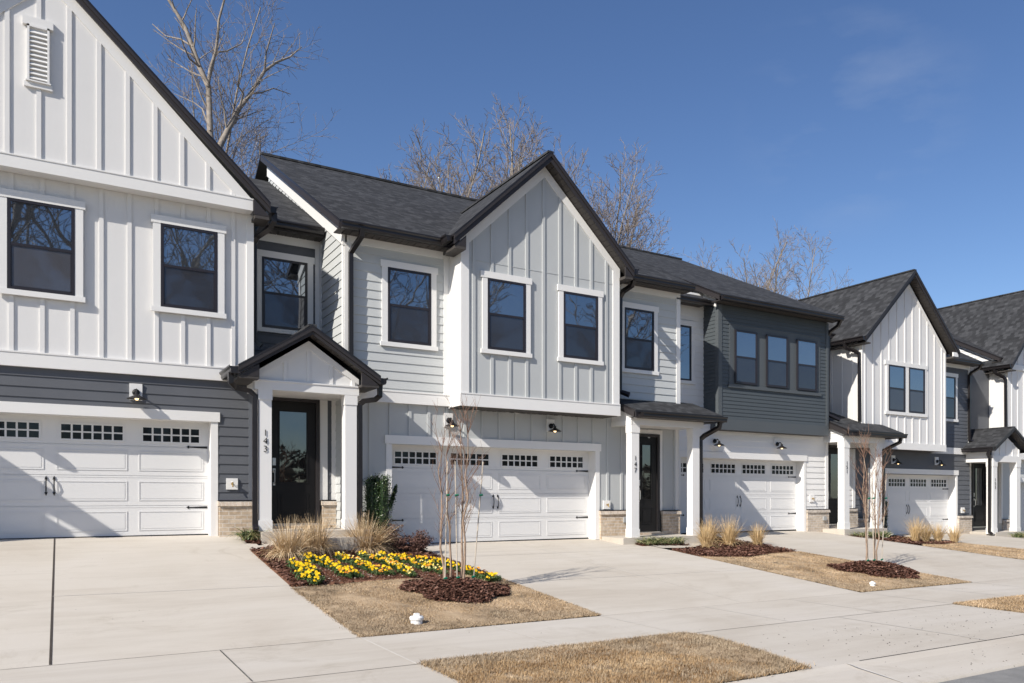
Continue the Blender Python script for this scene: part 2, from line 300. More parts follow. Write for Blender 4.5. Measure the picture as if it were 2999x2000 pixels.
def garage(root,x0,x1,z0,Y):
    W=x1-x0; sh=.517; d=MB(); fr=FR(Y); fb(d,fr,x0-.1,x1+.1,z0,z0+2.12,-.05,-.012,'gdoor')
    for k in range(4):
        a=z0+.012+k*sh; b=a+sh-.008; n=4; cw=W/n
        if k<3:
            fb(d,fr,x0-.1,x1+.1,a,b,-.012,0,'gdoor')
            fb(d,fr,x0-.1,x1+.1,b-.028,b-.016,0,.004,'gdoor')
            for c in range(n):
                u0=x0+c*cw+.085; u1=x0+(c+1)*cw-.085; v0=a+.085; v1=b-.09; q=.016
                for r_ in (rect(u0,u1,v0,v0+q),rect(u0,u1,v1-q,v1),rect(u0,u0+q,v0+q,v1-q),rect(u1-q,u1,v0+q,v1-q)): prism(d,fr,r_,0,.008,'gdoor')
                fb(d,fr,u0+q+.018,u1-q-.018,v0+q+.018,v1-q-.018,0,.005,'gdoor')
        else:
            xs=x0-.1
            wa=z0+1.645; wb=z0+1.885
            for c in range(n):
                u0=x0+c*cw+cw/2-.44; u1=u0+.88
                fb(d,fr,xs,u0,a,b,-.012,0,'gdoor'); fb(d,fr,u0,u1,a,wa,-.012,0,'gdoor'); fb(d,fr,u0,u1,wb,b,-.012,0,'gdoor'); xs=u1
            fb(d,fr,xs,x1+.1,a,b,-.012,0,'gdoor')
    fb(d,fr,x0-.05,x1+.05,z0-.03,z0+.013,-.02,.004,'black')
    g=d.build('garage_door',root)
    cw=W/4
    for c in range(4):
        u0=x0+c*cw+cw/2-.44; u1=u0+.88; wa=z0+1.645; wb=z0+1.885; w=MB()
        q=.03
        for r_ in (rect(u0-q,u1+q,wa-q,wa),rect(u0-q,u1+q,wb,wb+q),rect(u0-q,u0,wa,wb),rect(u1,u1+q,wa,wb)): prism(w,fr,r_,0,.012,'gdoor')
        pw=(u1-u0)/6
        for i in range(1,6): fb(w,fr,u0+i*pw-.014,u0+i*pw+.014,wa,wb,-.02,.01,'gdoor')
        fb(w,fr,u0,u1,(wa+wb)/2-.012,(wa+wb)/2+.012,-.02,.0085,'gdoor')
        o=w.build('door_window',g)
        p=MB(); fb(p,fr,u0,u1,wa,wb,-.008,-.004,'gglass'); p.build('window_glass',g)
    for sx,xe in ((1,x0+.02),(-1,x1-.02)):
        for z in (z0+1.565,z0+.49):
            h=MB(); L_=.34
            pts=[(xe,z-.02),(xe+sx*(L_-.05),z-.009),(xe+sx*(L_-.05),z-.022),(xe+sx*(L_-.03),z-.026),(xe+sx*(L_-.018),z-.008),(xe+sx*L_,z),(xe+sx*(L_-.018),z+.008),(xe+sx*(L_-.03),z+.026),(xe+sx*(L_-.05),z+.022),(xe+sx*(L_-.05),z+.009),(xe,z+.02)]
            prism(h,fr,pts,0,.009,'black'); h.build('strap_hinge',g)
    xc=(x0+x1)/2
    for s in(-.055,.055):
        h=MB(); pullh(h,xc+s,Y-.002,z0+.74,z0+.98); h.build('pull_handle',g)
    return g
def opening(mb,fr,x0,x1,z0,z1,dep,trim,hd=.17,cs=.115,mf=.02):
    # header, casings, jamb returns; dep = recess depth behind wall face
    fb(mb,fr,x0-cs-.03,x1+cs+.03,z1,z1+hd,.0,mf+.022,trim)
    fb(mb,fr,x0-cs,x0,z0,z1,-dep,mf,trim); fb(mb,fr,x1,x1+cs,z0,z1,-dep,mf,trim); fb(mb,fr,x0-cs,x1+cs,z1-.001,z1+.06,-dep,-.003,trim)
def lamp(root,x,z,Y,trim='trim',plate=True):
    l=MB(); fr=FR(Y)
    if plate: fb(l,fr,x-.095,x+.095,z-.14,z+.14,.0,.04,trim)
    o=l.build('wall_lamp',root) if plate else None
    l=MB(); l.lathe((x,Y-.04,z-.01),[(.0,0),(.058,0),(.058,.02),(.03,.035)],'black',14,(0,-1,0))
    l.tube([(x,Y-.06,z-.01),(x,Y-.15,z+.03),(x,Y-.2,z+.0),(x,Y-.22,z-.05)],.014,'black',8)
    if o is None: o=l.build('wall_lamp',root)
    else: l.build('lamp_arm',o)
    s=MB(); s.lathe((x,Y-.22,z-.05),[(.03,.03),(.03,-.01),(.05,-.03),(.15,-.085),(.15,-.092),(.048,-.038),(.0,-.03)],'bronze',20); s.build('lamp_shade',o)
    b=MB(); b.lathe((x,Y-.22,z-.135),[(.0,-.028),(.022,-.02),(.032,0),(.022,.03),(.012,.06)],'bulb',12); b.build('light_bulb',o,smooth=True)
def hose(root,x,z,Y,trim='trim',plate=True):
    l=MB(); fr=FR(Y); fb(l,fr,x-.095,x+.095,z-.1,z+.1,0,.042,trim); o=l.build('tap_plate',root)
    l=MB(); l.lathe((x,Y-.042,z),[(.02,0),(.02,.01),(.009,.012),(.009,.06)],'brass',10,(0,-1,0)); l.tube([(x,Y-.1,z+.03),(x,Y-.1,z-.03),(x,Y-.12,z-.05)],.012,'brass',8); l.lathe((x,Y-.1,z+.03),[(.005,0),(.026,.005),(.026,.014),(.005,.018)],'trim',10); l.build('hose_tap',o)
def brickp(root,u0,u1,z0,z1,fr,m='brick',c='cap',d=.1,ret=None):
    b=MB(); fb(b,fr,u0,u1,z0,z1-.075,.0,d,m); b.poly([fr(u0-.02,z1-.075,d+.035),fr(u1+.02,z1-.075,d+.035),fr(u1+.02,z1-.002,d+.02),fr(u0-.02,z1-.002,d+.02)],c)
    b.poly([fr(u0-.02,z1-.002,d+.02),fr(u1+.02,z1-.002,d+.02),fr(u1+.02,z1+.018,0),fr(u0-.02,z1+.018,0)],c)
    b.poly([fr(u0-.02,z1-.075,d+.035),fr(u1+.02,z1-.075,d+.035),fr(u1+.02,z1-.075,0),fr(u0-.02,z1-.075,0)],c)
    for u in (u0-.02,u1+.02): b.poly([fr(u,z1-.075,d+.035),fr(u,z1-.002,d+.02),fr(u,z1+.018,0),fr(u,z1-.075,0)],c)
    o=b.build('brick_wainscot',root); f=MB(); fb(f,fr,u0-.02,u1+.02,z1+.022,z1+.03,0,d+.01,'frame'); f.build('flashing',o); return o
def column(root,x,y,z0,z1,w=.21,lab=None):
    c=MB(); h=w/2; c.box(x-h,x+h,y-h,y+h,z0,z1,'trim'); e=.012; c.box(x-h-e,x+h+e,y-h-e,y+h+e,z0+.004,z0+.2,'trim'); c.box(x-h-e,x+h+e,y-h-e,y+h+e,z1-.19,z1-.004,'trim'); o=c.build('porch_column',root); return o
KG=[(0,0),(.085,0),(.10,.03),(.10,.07),(.125,.09),(.125,.115),(.115,.115),(.115,.1),(.0,.1)]
def gutter(root,p0,p1,out,name='gutter',s=1.12):
    # p0,p1: bottom inner edge ends; out: outward horizontal direction
    o=Vector(out); g=MB(); pts=[Vector(p0)+o*a*s+Vector((0,0,b*s)) for a,b in KG]; v=Vector(p1)-Vector(p0); g.ext(pts,tuple(v),'bronze'); return g.build(name,root)
def downspout(root,path,r=.045,tip=None):
    r=.072 if r==.045 else .066
    g=MB(); g.tube(path,r,'bronze',4,flat=.8); return g.build('downspout',root)
def soffit(mb,fr_pts,n,m='soffit',gap=.014,th=.012):
    # fr_pts: 4 corner points a0,a1 (wall line), b0,b1 (outer line); split along the run into n panels
    a0,a1,b0,b1=[Vector(p) for p in fr_pts]
    for i in range(n):
        t0=i/n; t1=(i+1)/n-gap/max((a1-a0).length,.01)
        q=[a0.lerp(a1,t0),a0.lerp(a1,t1),b0.lerp(b1,t1),b0.lerp(b1,t0)]
        mb.ext([tuple(p) for p in q],(0,0,th),m)
    mb.ext([tuple(p+Vector((0,0,th+.002))) for p in (a0,a1,b1,b0)],(0,0,.004),'frame')
def gable_roof(root,xc,zt,xl,zl,xr,zr,y0,y1,th=.14,wallY=None,name='roof',fas=.19):
    """gable with ridge running in depth; (xl,zl),(xr,zr) eave top edges"""
    r=MB()
    for (xe,ze) in ((xl,zl),(xr,zr)):
        r.ext([(xc,y0,zt),(xe,y0,ze),(xe,y1,ze),(xc,y1,zt)],(0,0,-.045),'shy','bronze')
    r.box(xc-.07,xc+.07,y0+.02,y1,zt-.03,zt+.012,'shy')
    o=r.build(name,root)
    f=MB()
    for (xe,ze) in ((xl,zl),(xr,zr)):
        f.ext([(xc,y0+.02,zt-.048),(xe,y0+.02,ze-.048),(xe,y0+.02,ze-.048-fas),(xc,y0+.02,zt-.048-fas)],(0,.025,0),'fascia')
        f.ext([(xc,y0-.004,zt-.048),(xe,y0-.004,ze-.048),(xe,y0-.004,ze-.048-.06),(xc,y0-.004,zt-.048-.06)],(0,.022,0),'fascia')
    f.build('rake_fascia',o)
    s=MB()
    for (xe,ze) in ((xl,zl),(xr,zr)):
        n=max(3,int(math.hypot(xe-xc,ze-zt)/.14)); wy=wallY
        soffit(s,((xc,wy,zt-.048-fas+.015),(xe,wy,ze-.048-fas+.015),(xc,y0+.045,zt-.048-fas+.015),(xe,y0+.045,ze-.048-fas+.015)),n)
    s.build('soffit',o)
    return o
def front_roof(root,x0,x1,y0,z0,y1,z1,back=True,name='roof',wallY=None,gut=(True,),gx=None,fas=.17,rakeL=False,rakeR=False):
    """roof plane sloping towards the street; (y0,z0) eave, (y1,z1) ridge"""
    r=MB(); r.ext([(x0,y0,z0),(x1,y0,z0),(x1,y1,z1),(x0,y1,z1)],(0,0,-.05),'shx','bronze')
    if back:
        yb=2*y1-y0; r.ext([(x0,y1,z1),(x1,y1,z1),(x1,yb,z0),(x0,yb,z0)],(0,0,-.05),'shx','bronze'); r.box(x0,x1,y1-.13,y1+.13,z1-.045,z1+.012,'shx')
    o=r.build(name,root)
    f=MB(); f.box(x0,x1,y0+.02,y0+.045,z0-.05-fas,z0-.045,'fascia')
    for on,x in ((rakeL,x0),(rakeR,x1)):
        if on:
            s=-1 if x==x0 else 1
            f.ext([(x-s*.0,y0,z0-.052),(x,y1,z1-.052),(x,y1,z1-.052-fas),(x,y0,z0-.052-fas)],(-s*.03,0,0),'fascia')
    f.build('fascia',o)
    s=MB()
    if wallY: soffit(s,((x0,wallY,z0-.05-fas+.01),(x1,wallY,z0-.05-fas+.01),(x0,y0+.045,z0-.05-fas+.01),(x1,y0+.045,z0-.05-fas+.01)),max(2,int((x1-x0)/.14))); s.build('soffit',o)
    a,b=gx or (x0,x1)
    gutter(o,(a,y0+.02,z0-.05-.115),(b,y0+.02,z0-.05-.115),(0,-1,0))
    return o
def front_door(root,x0,x1,z0,z1,Y,trimm='trim',casing=.1,hx=None):
    fr=FR(Y); d=MB(); t=.07
    fb(d,fr,x0,x0+t,z0,z1,-.02,.05,'fascia'); fb(d,fr,x1-t,x1,z0,z1,-.02,.05,'fascia'); fb(d,fr,x0+t,x1-t,z1-t,z1,-.02,.05,'fascia')
    a=x0+t+.005; b=x1-t-.005; zt=z1-t-.005; g0=a+.14; g1=b-.14; gz0=z0+.78; gz1=zt-.17
    for r_ in (rect(a,g0,z0+.02,zt),rect(g1,b,z0+.02,zt),rect(g0,g1,gz1,zt),rect(g0,g1,z0+.02,gz0)): prism(d,fr,r_,-.03,.01,'door')
    for (u0,u1,v0,v1) in ((g0-.01,g1+.01,z0+.2,z0+.6),):
        q=.018
        for r_ in (rect(u0,u1,v0,v0+q),rect(u0,u1,v1-q,v1),rect(u0,u0+q,v0+q,v1-q),rect(u1-q,u1,v0+q,v1-q)): prism(d,fr,r_,.01,.022,'door')
        fb(d,fr,u0+.06,u1-.06,v0+.06,v1-.06,.01,.02,'door')
    q=.022
    for r_ in (rect(g0,g1,gz0,gz0+q),rect(g0,g1,gz1-q,gz1),rect(g0,g0+q,gz0+q,gz1-q),rect(g1-q,g1,gz0+q,gz1-q)): prism(d,fr,r_,.0,.022,'door')
    o=d.build('front_door',root)
    p=MB(); fb(p,fr,g0+q,g1-q,gz0+q,gz1-q,-.012,-.006,'doorglass'); p.build('door_glass',o)
    h=MB(); hx=hx if hx is not None else a+.06
    fb(h,fr,hx-.03,hx+.03,z0+1.12,z0+1.26,.01,.025,'nickel'); h.lathe((hx,Y-.025,z0+1.19),[(.022,0),(.022,.012),(.0,.014)],'nickel',12,(0,-1,0))
    fb(h,fr,hx-.025,hx+.025,z0+.98,z0+1.06,.01,.022,'nickel'); h.tube([(hx,Y-.02,z0+1.03),(hx,Y-.075,z0+1.0),(hx,Y-.075,z0+.8),(hx,Y-.02,z0+.77)],.012,'nickel',6); fb(h,fr,hx-.02,hx+.02,z0+.74,z0+.8,.01,.022,'nickel'); h.build('door_handle',o)
    s=MB(); fb(s,fr,x0,x1,z0-.02,z0+.015,-.02,.08,'nickel'); s.build('door_sill',o)
    return o
def number(root,txt,x,y,z,h=.15,step=.19):
    for i,ch in enumerate(txt):
        cu=bpy.data.curves.new('n','FONT'); cu.body=ch; cu.size=h*1.38; cu.extrude=.003; cu.align_x='CENTER'; cu.offset=-.0012
        to=bpy.data.objects.new('n',cu); COL.objects.link(to); bpy.context.view_layer.update()
        me=bpy.data.meshes.new_from_object(to.evaluated_get(bpy.context.evaluated_depsgraph_get())); COL.objects.unlink(to); bpy.data.objects.remove(to)
        me.materials.clear(); me.materials.append(M['black'])
        o=bpy.data.objects.new('house_number',me); COL.objects.link(o); o.parent=root
        ox=Vector((0,0,0)); p=root
        while p is not None: ox+=Vector(p.location); p=p.parent
        o.rotation_euler=(math.pi/2,0,0); o.location=(x-ox.x,y-.007-ox.y,z-i*step-ox.z); o['label']='black house number digit '+ch
# ================================================================= UNIT 1 (number 143)
def unit1():
    R=empty('townhouse',(0,15.8,.8),'white townhouse with dark slate ground floor, big steep gable and number 143, at the left','townhouse','row of attached townhouses')
    Y=15.82; fr=FR(Y); w=MB()
    w.box(-3.2,2.91,16.16,23.5,.3,6.7,'white')
    lap(w,fr,[rect(-3.2,-2.61,.78,3.6),rect(-2.61,2.35,2.82,3.6),rect(2.35,2.93,.78,3.6)],.168,'slate',.06)
    w.box(2.92,2.94,Y-.02,17.4,.6,6.7,'slate'); w.box(-3.22,-3.2,Y,23,.6,6.7,'white')
    fb(w,fr,2.86,2.945,1.42,3.55,.0,.022,'slatetrim')
    w.build('lower_wall',R)
    t=MB(); opening(t,fr,-2.5,2.235,.78,2.82,.30,'trim'); t.build('garage_surround',R)
    garage(R,-2.5,2.235,.81,16.1)
    brickp(R,2.36,2.92,.74,1.4,FR(Y),'brick','cap',.1)
    hose(R,2.58,1.72,Y); lamp(R,1.075,3.265,Y); lamp(R,-1.335,3.265,Y)
    u=MB(); fu=FR(15.79)
    bb(u,fu,[rect(-3.2,2.93,3.77,6.75)],.139,.4045,'white')
    fb(u,fu,-3.2,2.94,3.555,3.77,-.05,.05,'trim'); fb(u,fu,-3.2,2.95,3.77,3.795,0,.06,'trim')
    fb(u,fu,2.82,2.94,3.79,6.6,0,.026,'trim')
    u.build('upper_wall',R)
    window(R,FR(15.77),-.69,.205,4.755,6.185); window(R,FR(15.77),1.44,2.33,4.745,6.175); window(R,FR(15.77),-2.8,-1.9,4.75,6.18)
    g=MB(); fg=FR(15.54); xc=-.13
    gp=[(-3.15,6.78),(2.87,6.78),(2.87,6.78),(xc,9.75)]
    bb(g,fg,[[(-3.13,6.78),(2.87,6.78),(xc,9.80)]],.097,.4045,'white')
    fb(g,fg,-3.15,2.88,6.60,6.79,-.24,.03,'trim'); fb(g,fg,-3.15,2.885,6.79,6.812,0,.04,'trim')
    for s in (1,-1):
        xe=xc+s*3.0
        prism(g,fg,[(xe,6.79),(xe-s*.24,6.79),(xc,9.58),(xc,9.84)],0,.028,'trim')
    g.build('gable_wall',R)
    so=MB(); soffit(so,((-3.15,15.79,6.612),(2.88,15.79,6.612),(-3.15,15.555,6.612),(2.88,15.555,6.612)),46); so.build('gable_soffit',R)
    v=MB(); q=fg; a0,a1,b0,b1=-.425,-.135,8.01,8.87
    fb(v,q,a0-.02,a1+.02,b0-.02,b0,.0,.075,'trim');fb(v,q,a0,a1,b1-.03,b1,.0,.075,'trim');fb(v,q,a0,a0+.03,b0,b1,.0,.075,'trim');fb(v,q,a1-.03,a1,b0,b1,.0,.075,'trim')
    fb(v,q,a0-.06,a1+.05,b1,b1+.13,0,.06,'trim'); fb(v,q,a0-.04,a1+.04,b0-.1,b0-.02,0,.045,'trim'); fb(v,q,a0+.03,a1-.03,b0,b1-.03,.0,.03,'trim')
    n=11
    for i in range(n):
        z=b0+.02+i*(b1-b0-.07)/n
        v.ext([q(a0+.03,z,.07),q(a0+.03,z+.012,.07),q(a0+.03,z+.062,.03),q(a0+.03,z+.05,.03)],(a1-a0-.06,0,0),'trim')
    v.build('gable_vent',R)
    ro=gable_roof(R,-.2,10.04,-3.56,6.78,3.16,6.78,15.41,24,wallY=15.52,fas=.15)
    x=MB(); x.box(2.9,3.14,15.44,15.9,6.46,6.52,'soffit'); x.ext([(2.88,15.435,6.52),(3.15,15.435,6.52),(2.88,15.435,6.8)],(0,.03,0),'fascia'); x.build('eave_return',ro)
    gutter(ro,(3.16,15.47,6.62),(3.16,17.2,6.62),(1,0,0))
    downspout(R,[(3.26,15.6,6.66),(3.26,15.6,6.5),(3.2,15.66,6.38),(3.03,15.9,6.26),(2.99,15.95,6.15),(2.99,15.95,4.38),(3.1,15.92,4.27)])
    # entry recess
    e=MB(); f1=FR(17.4)
    lap(e,f1,[rect(2.94,4.55,3.6,6.7)],.168,'slate',.06); fb(e,f1,2.94,4.55,6.65,6.82,0,.03,'trim'); fb(e,f1,4.44,4.55,3.6,6.65,0,.03,'trim')
    e.box(2.94,4.54,17.42,23,.5,6.7,'slate'); e.build('recessed_upper_wall',R)
    window(R,f1,3.39,4.28,4.90,6.325)
    e=MB(); f2=FR(16.24)
    lap(e,f2,[rect(2.94,3.2,.9,3.5),rect(4.25,4.55,.9,3.5),rect(3.2,4.25,3.38,3.5)],.168,'slate',.06)
    fb(e,f2,3.12,3.25,.9,3.4,0,.03,'trim'); fb(e,f2,4.225,4.38,1.42,3.4,0,.03,'trim'); fb(e,f2,4.46,4.55,1.42,3.4,0,.028,'trim'); fb(e,f2,3.12,4.38,3.385,3.47,0,.032,'trim')
    e.build('entry_wall',R)
    front_door(R,3.25,4.225,.965,3.385,16.235)
    brickp(R,4.27,4.53,.86,1.4,FR(16.24),d=.08)
    s=MB(); s.box(3.0,4.4,16.1,16.24,.86,.95,'brick'); s.build('threshold_brick',R)
    s=MB(); s.box(2.9,4.78,14.83,16.24,.45,.885,'concrete'); s.box(3.05,4.7,14.45,14.83,.35,.77,'concrete'); s.build('stoop',R)
    column(R,2.985,15.1,.88,3.37); column(R,4.475,15.1,.88,3.37); number(R,'143',2.985,14.99,2.55,.115,.14)
    b=MB(); b.box(2.81,4.62,14.98,15.2,3.36,3.52,'trim'); b.box(2.80,4.63,14.965,15.2,3.505,3.53,'trim')
    b.box(2.83,2.98,15.2,15.8,3.36,3.68,'trim'); b.box(4.46,4.6,15.2,15.63,3.36,3.68,'trim'); b.box(2.95,4.54,15.2,16.22,3.375,3.40,'white')
    fp=FR(15.02); bb(b,fp,[[(2.84,3.52),(4.60,3.52),(4.60,3.60),(3.72,4.20),(2.84,3.60)]],3.69-.4,.4,'trim',w=.06)
    for s_ in (1,-1): prism(b,fp,[(3.72+s_*.9,3.56),(3.72+s_*.9,3.66),(3.72,4.28),(3.72,4.13),(3.72+s_*.68,3.66),(3.72+s_*.68,3.53),(3.72+s_*.9,3.53)][0:4],0,.028,'trim')
    b.build('porch_beam',R)
    pr=gable_roof(R,3.72,4.52,2.50,3.72,4.94,3.72,14.70,17.4,wallY=15.02,name='porch_roof',fas=.12)
    x=MB(); x.box(2.52,2.84,14.75,15.75,3.50,3.54,'soffit'); x.ext([(2.52,14.745,3.54),(2.84,14.745,3.54),(2.84,14.745,3.76),(2.7,14.745,3.68)],(0,.05,0),'fascia'); x.build('eave_return',pr); x=MB(); x.box(4.6,4.92,14.75,15.62,3.50,3.54,'soffit'); x.ext([(4.92,14.745,3.54),(4.6,14.745,3.54),(4.6,14.745,3.76),(4.74,14.745,3.68)],(0,.05,0),'fascia'); x.build('eave_return',pr)
    gutter(pr,(2.5,14.72,3.57),(2.5,15.78,3.57),(-1,0,0)); gutter(pr,(4.94,14.72,3.57),(4.94,15.6,3.57),(1,0,0))
    downspout(R,[(2.42,14.95,3.60),(2.42,14.95,3.43),(2.5,15,3.36),(2.74,15.03,3.32),(2.82,15.03,3.24),(2.82,15.03,1.0),(2.82,14.95,.9)])
    downspout(R,[(5.0,14.95,3.6),(5.0,14.95,3.38),(4.93,15,3.31),(4.72,15.02,3.27),(4.65,15.04,3.2),(4.65,15.04,.8)])
    front_roof(R,2.95,4.55,16.98,7.0,22.4,9.70,back=False,wallY=17.4,fas=.15,gx=(3.2,4.5))
    return R
# ================================================================= UNIT 2 (number 147)
def unit2():
    R=empty('townhouse',(8.6,15.7,.5),'pale grey townhouse with steep centre gable over its garage and number 147','townhouse','row of attached townhouses')
    w=MB(); fr=FR(15.7)
    w.box(4.57,12.76,16.05,23.5,.2,6.55,'lgray'); w.box(4.56,4.58,15.66,23,.2,6.5,'lgray')
    bb(w,fr,[rect(4.55,5.38,.5,3.4),rect(5.38,10.43,2.53,3.4),rect(10.43,11.4,.5,3.4),rect(12.3,12.78,.5,3.4),rect(11.4,12.3,2.9,3.4)],5.43-.4*4,.4,'gpanel')
    fb(w,fr,4.53,4.62,.6,3.36,0,.03,'gpanel')
    fb(w,fr,12.68,12.79,1.15,3.2,-.01,.03,'trim')
    w.box(12.76,12.78,15.66,16.9,.3,6.5,'white')
    w.build('lower_wall',R)
    t=MB(); opening(t,fr,5.49,10.32,.5,2.54,.30,'trim'); t.build('garage_surround',R)
    garage(R,5.49,10.32,.52,15.98)
    brickp(R,10.43,11.42,.42,1.15,FR(15.69),'brick','cap',.07); brickp(R,12.24,12.78,.42,1.13,FR(15.69),'brick','cap',.07); brickp(R,4.7,5.37,.5,1.18,FR(15.69),'brick','cap',.07)
    hose(R,10.62,1.3,15.69); lamp(R,6.68,3.07,15.69); lamp(R,9.11,3.07,15.69)
    o=MB(); fb(o,FR(15.62),11.05,11.17,.88,1.0,0,.05,'plastic'); o.build('outlet_cover',R)
    u=MB(); U1=u; fu=FR(15.65)
    lap(u,fu,[rect(4.56,6.70,3.55,6.4)],.172,'lgray',.02); u2=MB(); lap(u2,fu,[rect(10.5,12.78,3.55,6.4)],.172,'lgray',.02)
    for u,a,b in((u,4.55,6.69),(u2,10.5,12.79)): fb(u,fu,a,b,6.36,6.5,0,.03,'trim'); fb(u,fu,a,b,3.345,3.56,-.05,.045,'trim'); fb(u,fu,a,b,3.56,3.585,0,.055,'trim')
    fb(u2,fu,12.67,12.79,3.56,6.4,0,.03,'trim'); u2.build('upper_wall',R)
    u=U1; fb(u,fu,4.545,4.66,3.56,6.4,0,.028,'trim'); fb(u,fu,6.56,6.685,3.56,6.4,0,.028,'trim')
    u.build('upper_wall',R)
    sd=MB(); fs=SL(4.55); poly=[(15.65,.7),(15.65,6.42),(22.4,9.98),(22.4,.7)]
    lap(sd,fs,[poly],.172,'lgray',.02)
    prism(sd,fs,[(15.63,6.30),(22.4,9.83),(22.4,10.22),(15.62,6.66),(15.62,6.30)],-.03,.05,'trim')
    fb(sd,fs,15.63,15.76,1.2,6.45,0,.03,'trim'); fb(sd,fs,17.26,17.40,3.6,6.8,0,.026,'trim')
    sd.build('side_wall',R)
    window(R,fu,5.38,6.28,4.54,6.01); window(R,fu,11.09,11.96,4.51,5.95)
    b=MB(); YB=15.05; K=1.0; fb_=FR(YB); Zk=lambda z:1.5+(z-1.5)*K; A,B=6.68*K,10.53*K; xc=8.6*K; zb=Zk(3.31); zt_=Zk(3.55); ze=Zk(6.62); za=Zk(8.48)
    bb(b,fb_,[[(A,zt_),(B,zt_),(B,ze),(xc,za),(A,ze)]],6.93*K,.4035*K,'gpanel')
    fb(b,fb_,A+.17,B-.17,6.26,6.272,0,.007,'gpanel')
    b.box(A+.01,B-.01,YB+.02,16.0,zb+.02,ze,'trim')
    fb(b,fb_,A-.025,B+.025,zb,zt_,-.4,.035,'trim'); fb(b,fb_,A-.02,B+.02,zt_,zt_+.025,0,.045,'trim')
    fb(b,fb_,A-.005,A+.17,zt_+.025,ze,0,.028,'trim'); fb(b,fb_,B-.17,B+.005,zt_+.025,ze,0,.028,'trim')
    for s in (1,-1):
        xe=xc+s*1.945; prism(b,fb_,[(xe,ze),(xe,ze-.2),(xe-s*.17,ze-.2),(xe-s*.17,ze-.06),(xc,za-.2),(xc,za+.02)],0,.0279,'trim')
    b.box(A-.01,B+.01,15.6,15.66,zb-.01,6.5,'trim')
    b.build('bay_wall',R)
    so=MB(); soffit(so,((A,15.68,zb-.01),(B,15.68,zb-.01),(A,YB+.03,zb-.01),(B,YB+.03,zb-.01)),28); so.build('bay_soffit',R)
    window(R,fb_,7.25*K,8.13*K,Zk(4.49),Zk(5.94)); window(R,fb_,9.05*K,9.94*K,Zk(4.49),Zk(5.92))
    yr=14.75; xL,xR_=6.42,10.76; zE=Zk(6.64)
    g=gable_roof(R,xc,Zk(8.74),xL,zE,xR_,zE,yr,19.5,wallY=YB,fas=.17)
    x=MB(); x.box(B,xR_-.02,yr+.04,15.4,zE-.28,zE-.22,'soffit'); x.ext([(B,yr+.035,zE-.22),(xR_-.01,yr+.035,zE-.22),(B,yr+.035,zE-.02)],(0,.03,0),'fascia'); x.build('eave_return',g); x=MB(); x.box(xL+.03,A,yr+.04,15.4,zE-.28,zE-.22,'soffit'); x.ext([(A,yr+.035,zE-.22),(xL+.02,yr+.035,zE-.22),(A,yr+.035,zE)],(0,.03,0),'fascia'); x.build('eave_return',g)
    gutter(g,(xR_,yr+.02,zE-.14),(xR_,15.35,zE-.14),(1,0,0)); gutter(g,(xL,yr+.12,zE-.14),(xL,15.3,zE-.14),(-1,0,0))
    front_roof(R,4.34,12.9,15.25,6.66,22.4,10.37,back=True,wallY=15.65,fas=.12,rakeL=True,rakeR=True,gx=(4.36,6.4))
    gutter(R,(10.9,15.27,6.50),(12.88,15.27,6.50),(0,-1,0))
    downspout(R,[(4.74,15.18,6.54),(4.74,15.2,6.4),(4.68,15.45,6.25),(4.64,15.56,6.15),(4.64,15.56,3.9)])
    downspout(R,[(11.05,15.18,6.5),(11.05,15.25,6.38),(10.97,15.5,6.28),(10.93,15.57,6.15),(10.93,15.57,3.95),(11.08,15.4,3.86)])
    # porch 147
    front_door(R,11.42,12.17,.63,3.0,15.69)
    s=MB(); fb(s,fr,12.17,12.27,1.15,3.1,0,.028,'trim'); fb(s,fr,11.32,11.42,.6,3.1,0,.028,'trim'); fb(s,fr,11.32,12.27,3.0,3.1,0,.03,'trim'); s.build('door_casing',R)
    s=MB(); s.box(10.45,12.7,14.75,15.68,.2,.565,'concrete'); s.box(11.35,12.25,15.55,15.69,.565,.62,'brick'); s.build('stoop',R)
    column(R,10.885,15.0,.555,3.13); column(R,12.68,15.0,.555,3.13); number(R,'147',10.885,14.893,2.31,.11,.135)
    b=MB(); b.box(10.78,12.90,14.88,15.08,3.12,3.32,'trim'); b.box(10.80,12.86,15.08,15.7,3.14,3.165,'white')
    sl=SL(10.79); lap(b,sl,[[(14.9,3.2),(15.7,3.2),(15.7,3.62),(14.9,3.34)]],.14,'trim',.0); fb(b,sl,14.88,15.7,3.12,3.22,0,.03,'trim'); prism(b,sl,[(14.72,3.24),(15.7,3.58),(15.7,3.68),(14.72,3.34)],0,.03,'trim')
    b.build('porch_beam',R)
    pr=MB(); pr.ext([(10.70,14.64,3.43),(13.32,14.64,3.43),(13.32,15.78,3.84),(10.70,15.78,3.84)],(0,0,-.05),'shx','bronze'); p=pr.build('porch_roof',R)
    f=MB(); f.box(10.70,13.32,14.66,14.69,3.27,3.39,'fascia'); f.ext([(10.70,14.64,3.378),(10.70,15.78,3.788),(10.70,15.78,3.66),(10.70,14.64,3.25)],(.03,0,0),'fascia'); f.ext([(13.29,14.64,3.378),(13.29,15.78,3.788),(13.29,15.78,3.66),(13.29,14.64,3.25)],(.03,0,0),'fascia'); f.box(10.72,13.3,14.69,14.9,3.27,3.285,'soffit'); f.box(12.9,13.29,14.7,15.78,3.27,3.3,'soffit'); f.build('fascia',p)
    gutter(p,(10.85,14.66,3.27),(13.36,14.66,3.27),(0,-1,0))
    downspout(R,[(13.2,14.62,3.33),(13.2,14.66,3.15),(12.92,14.88,2.95),(12.84,14.93,2.86),(12.84,14.93,.58)])
    return R
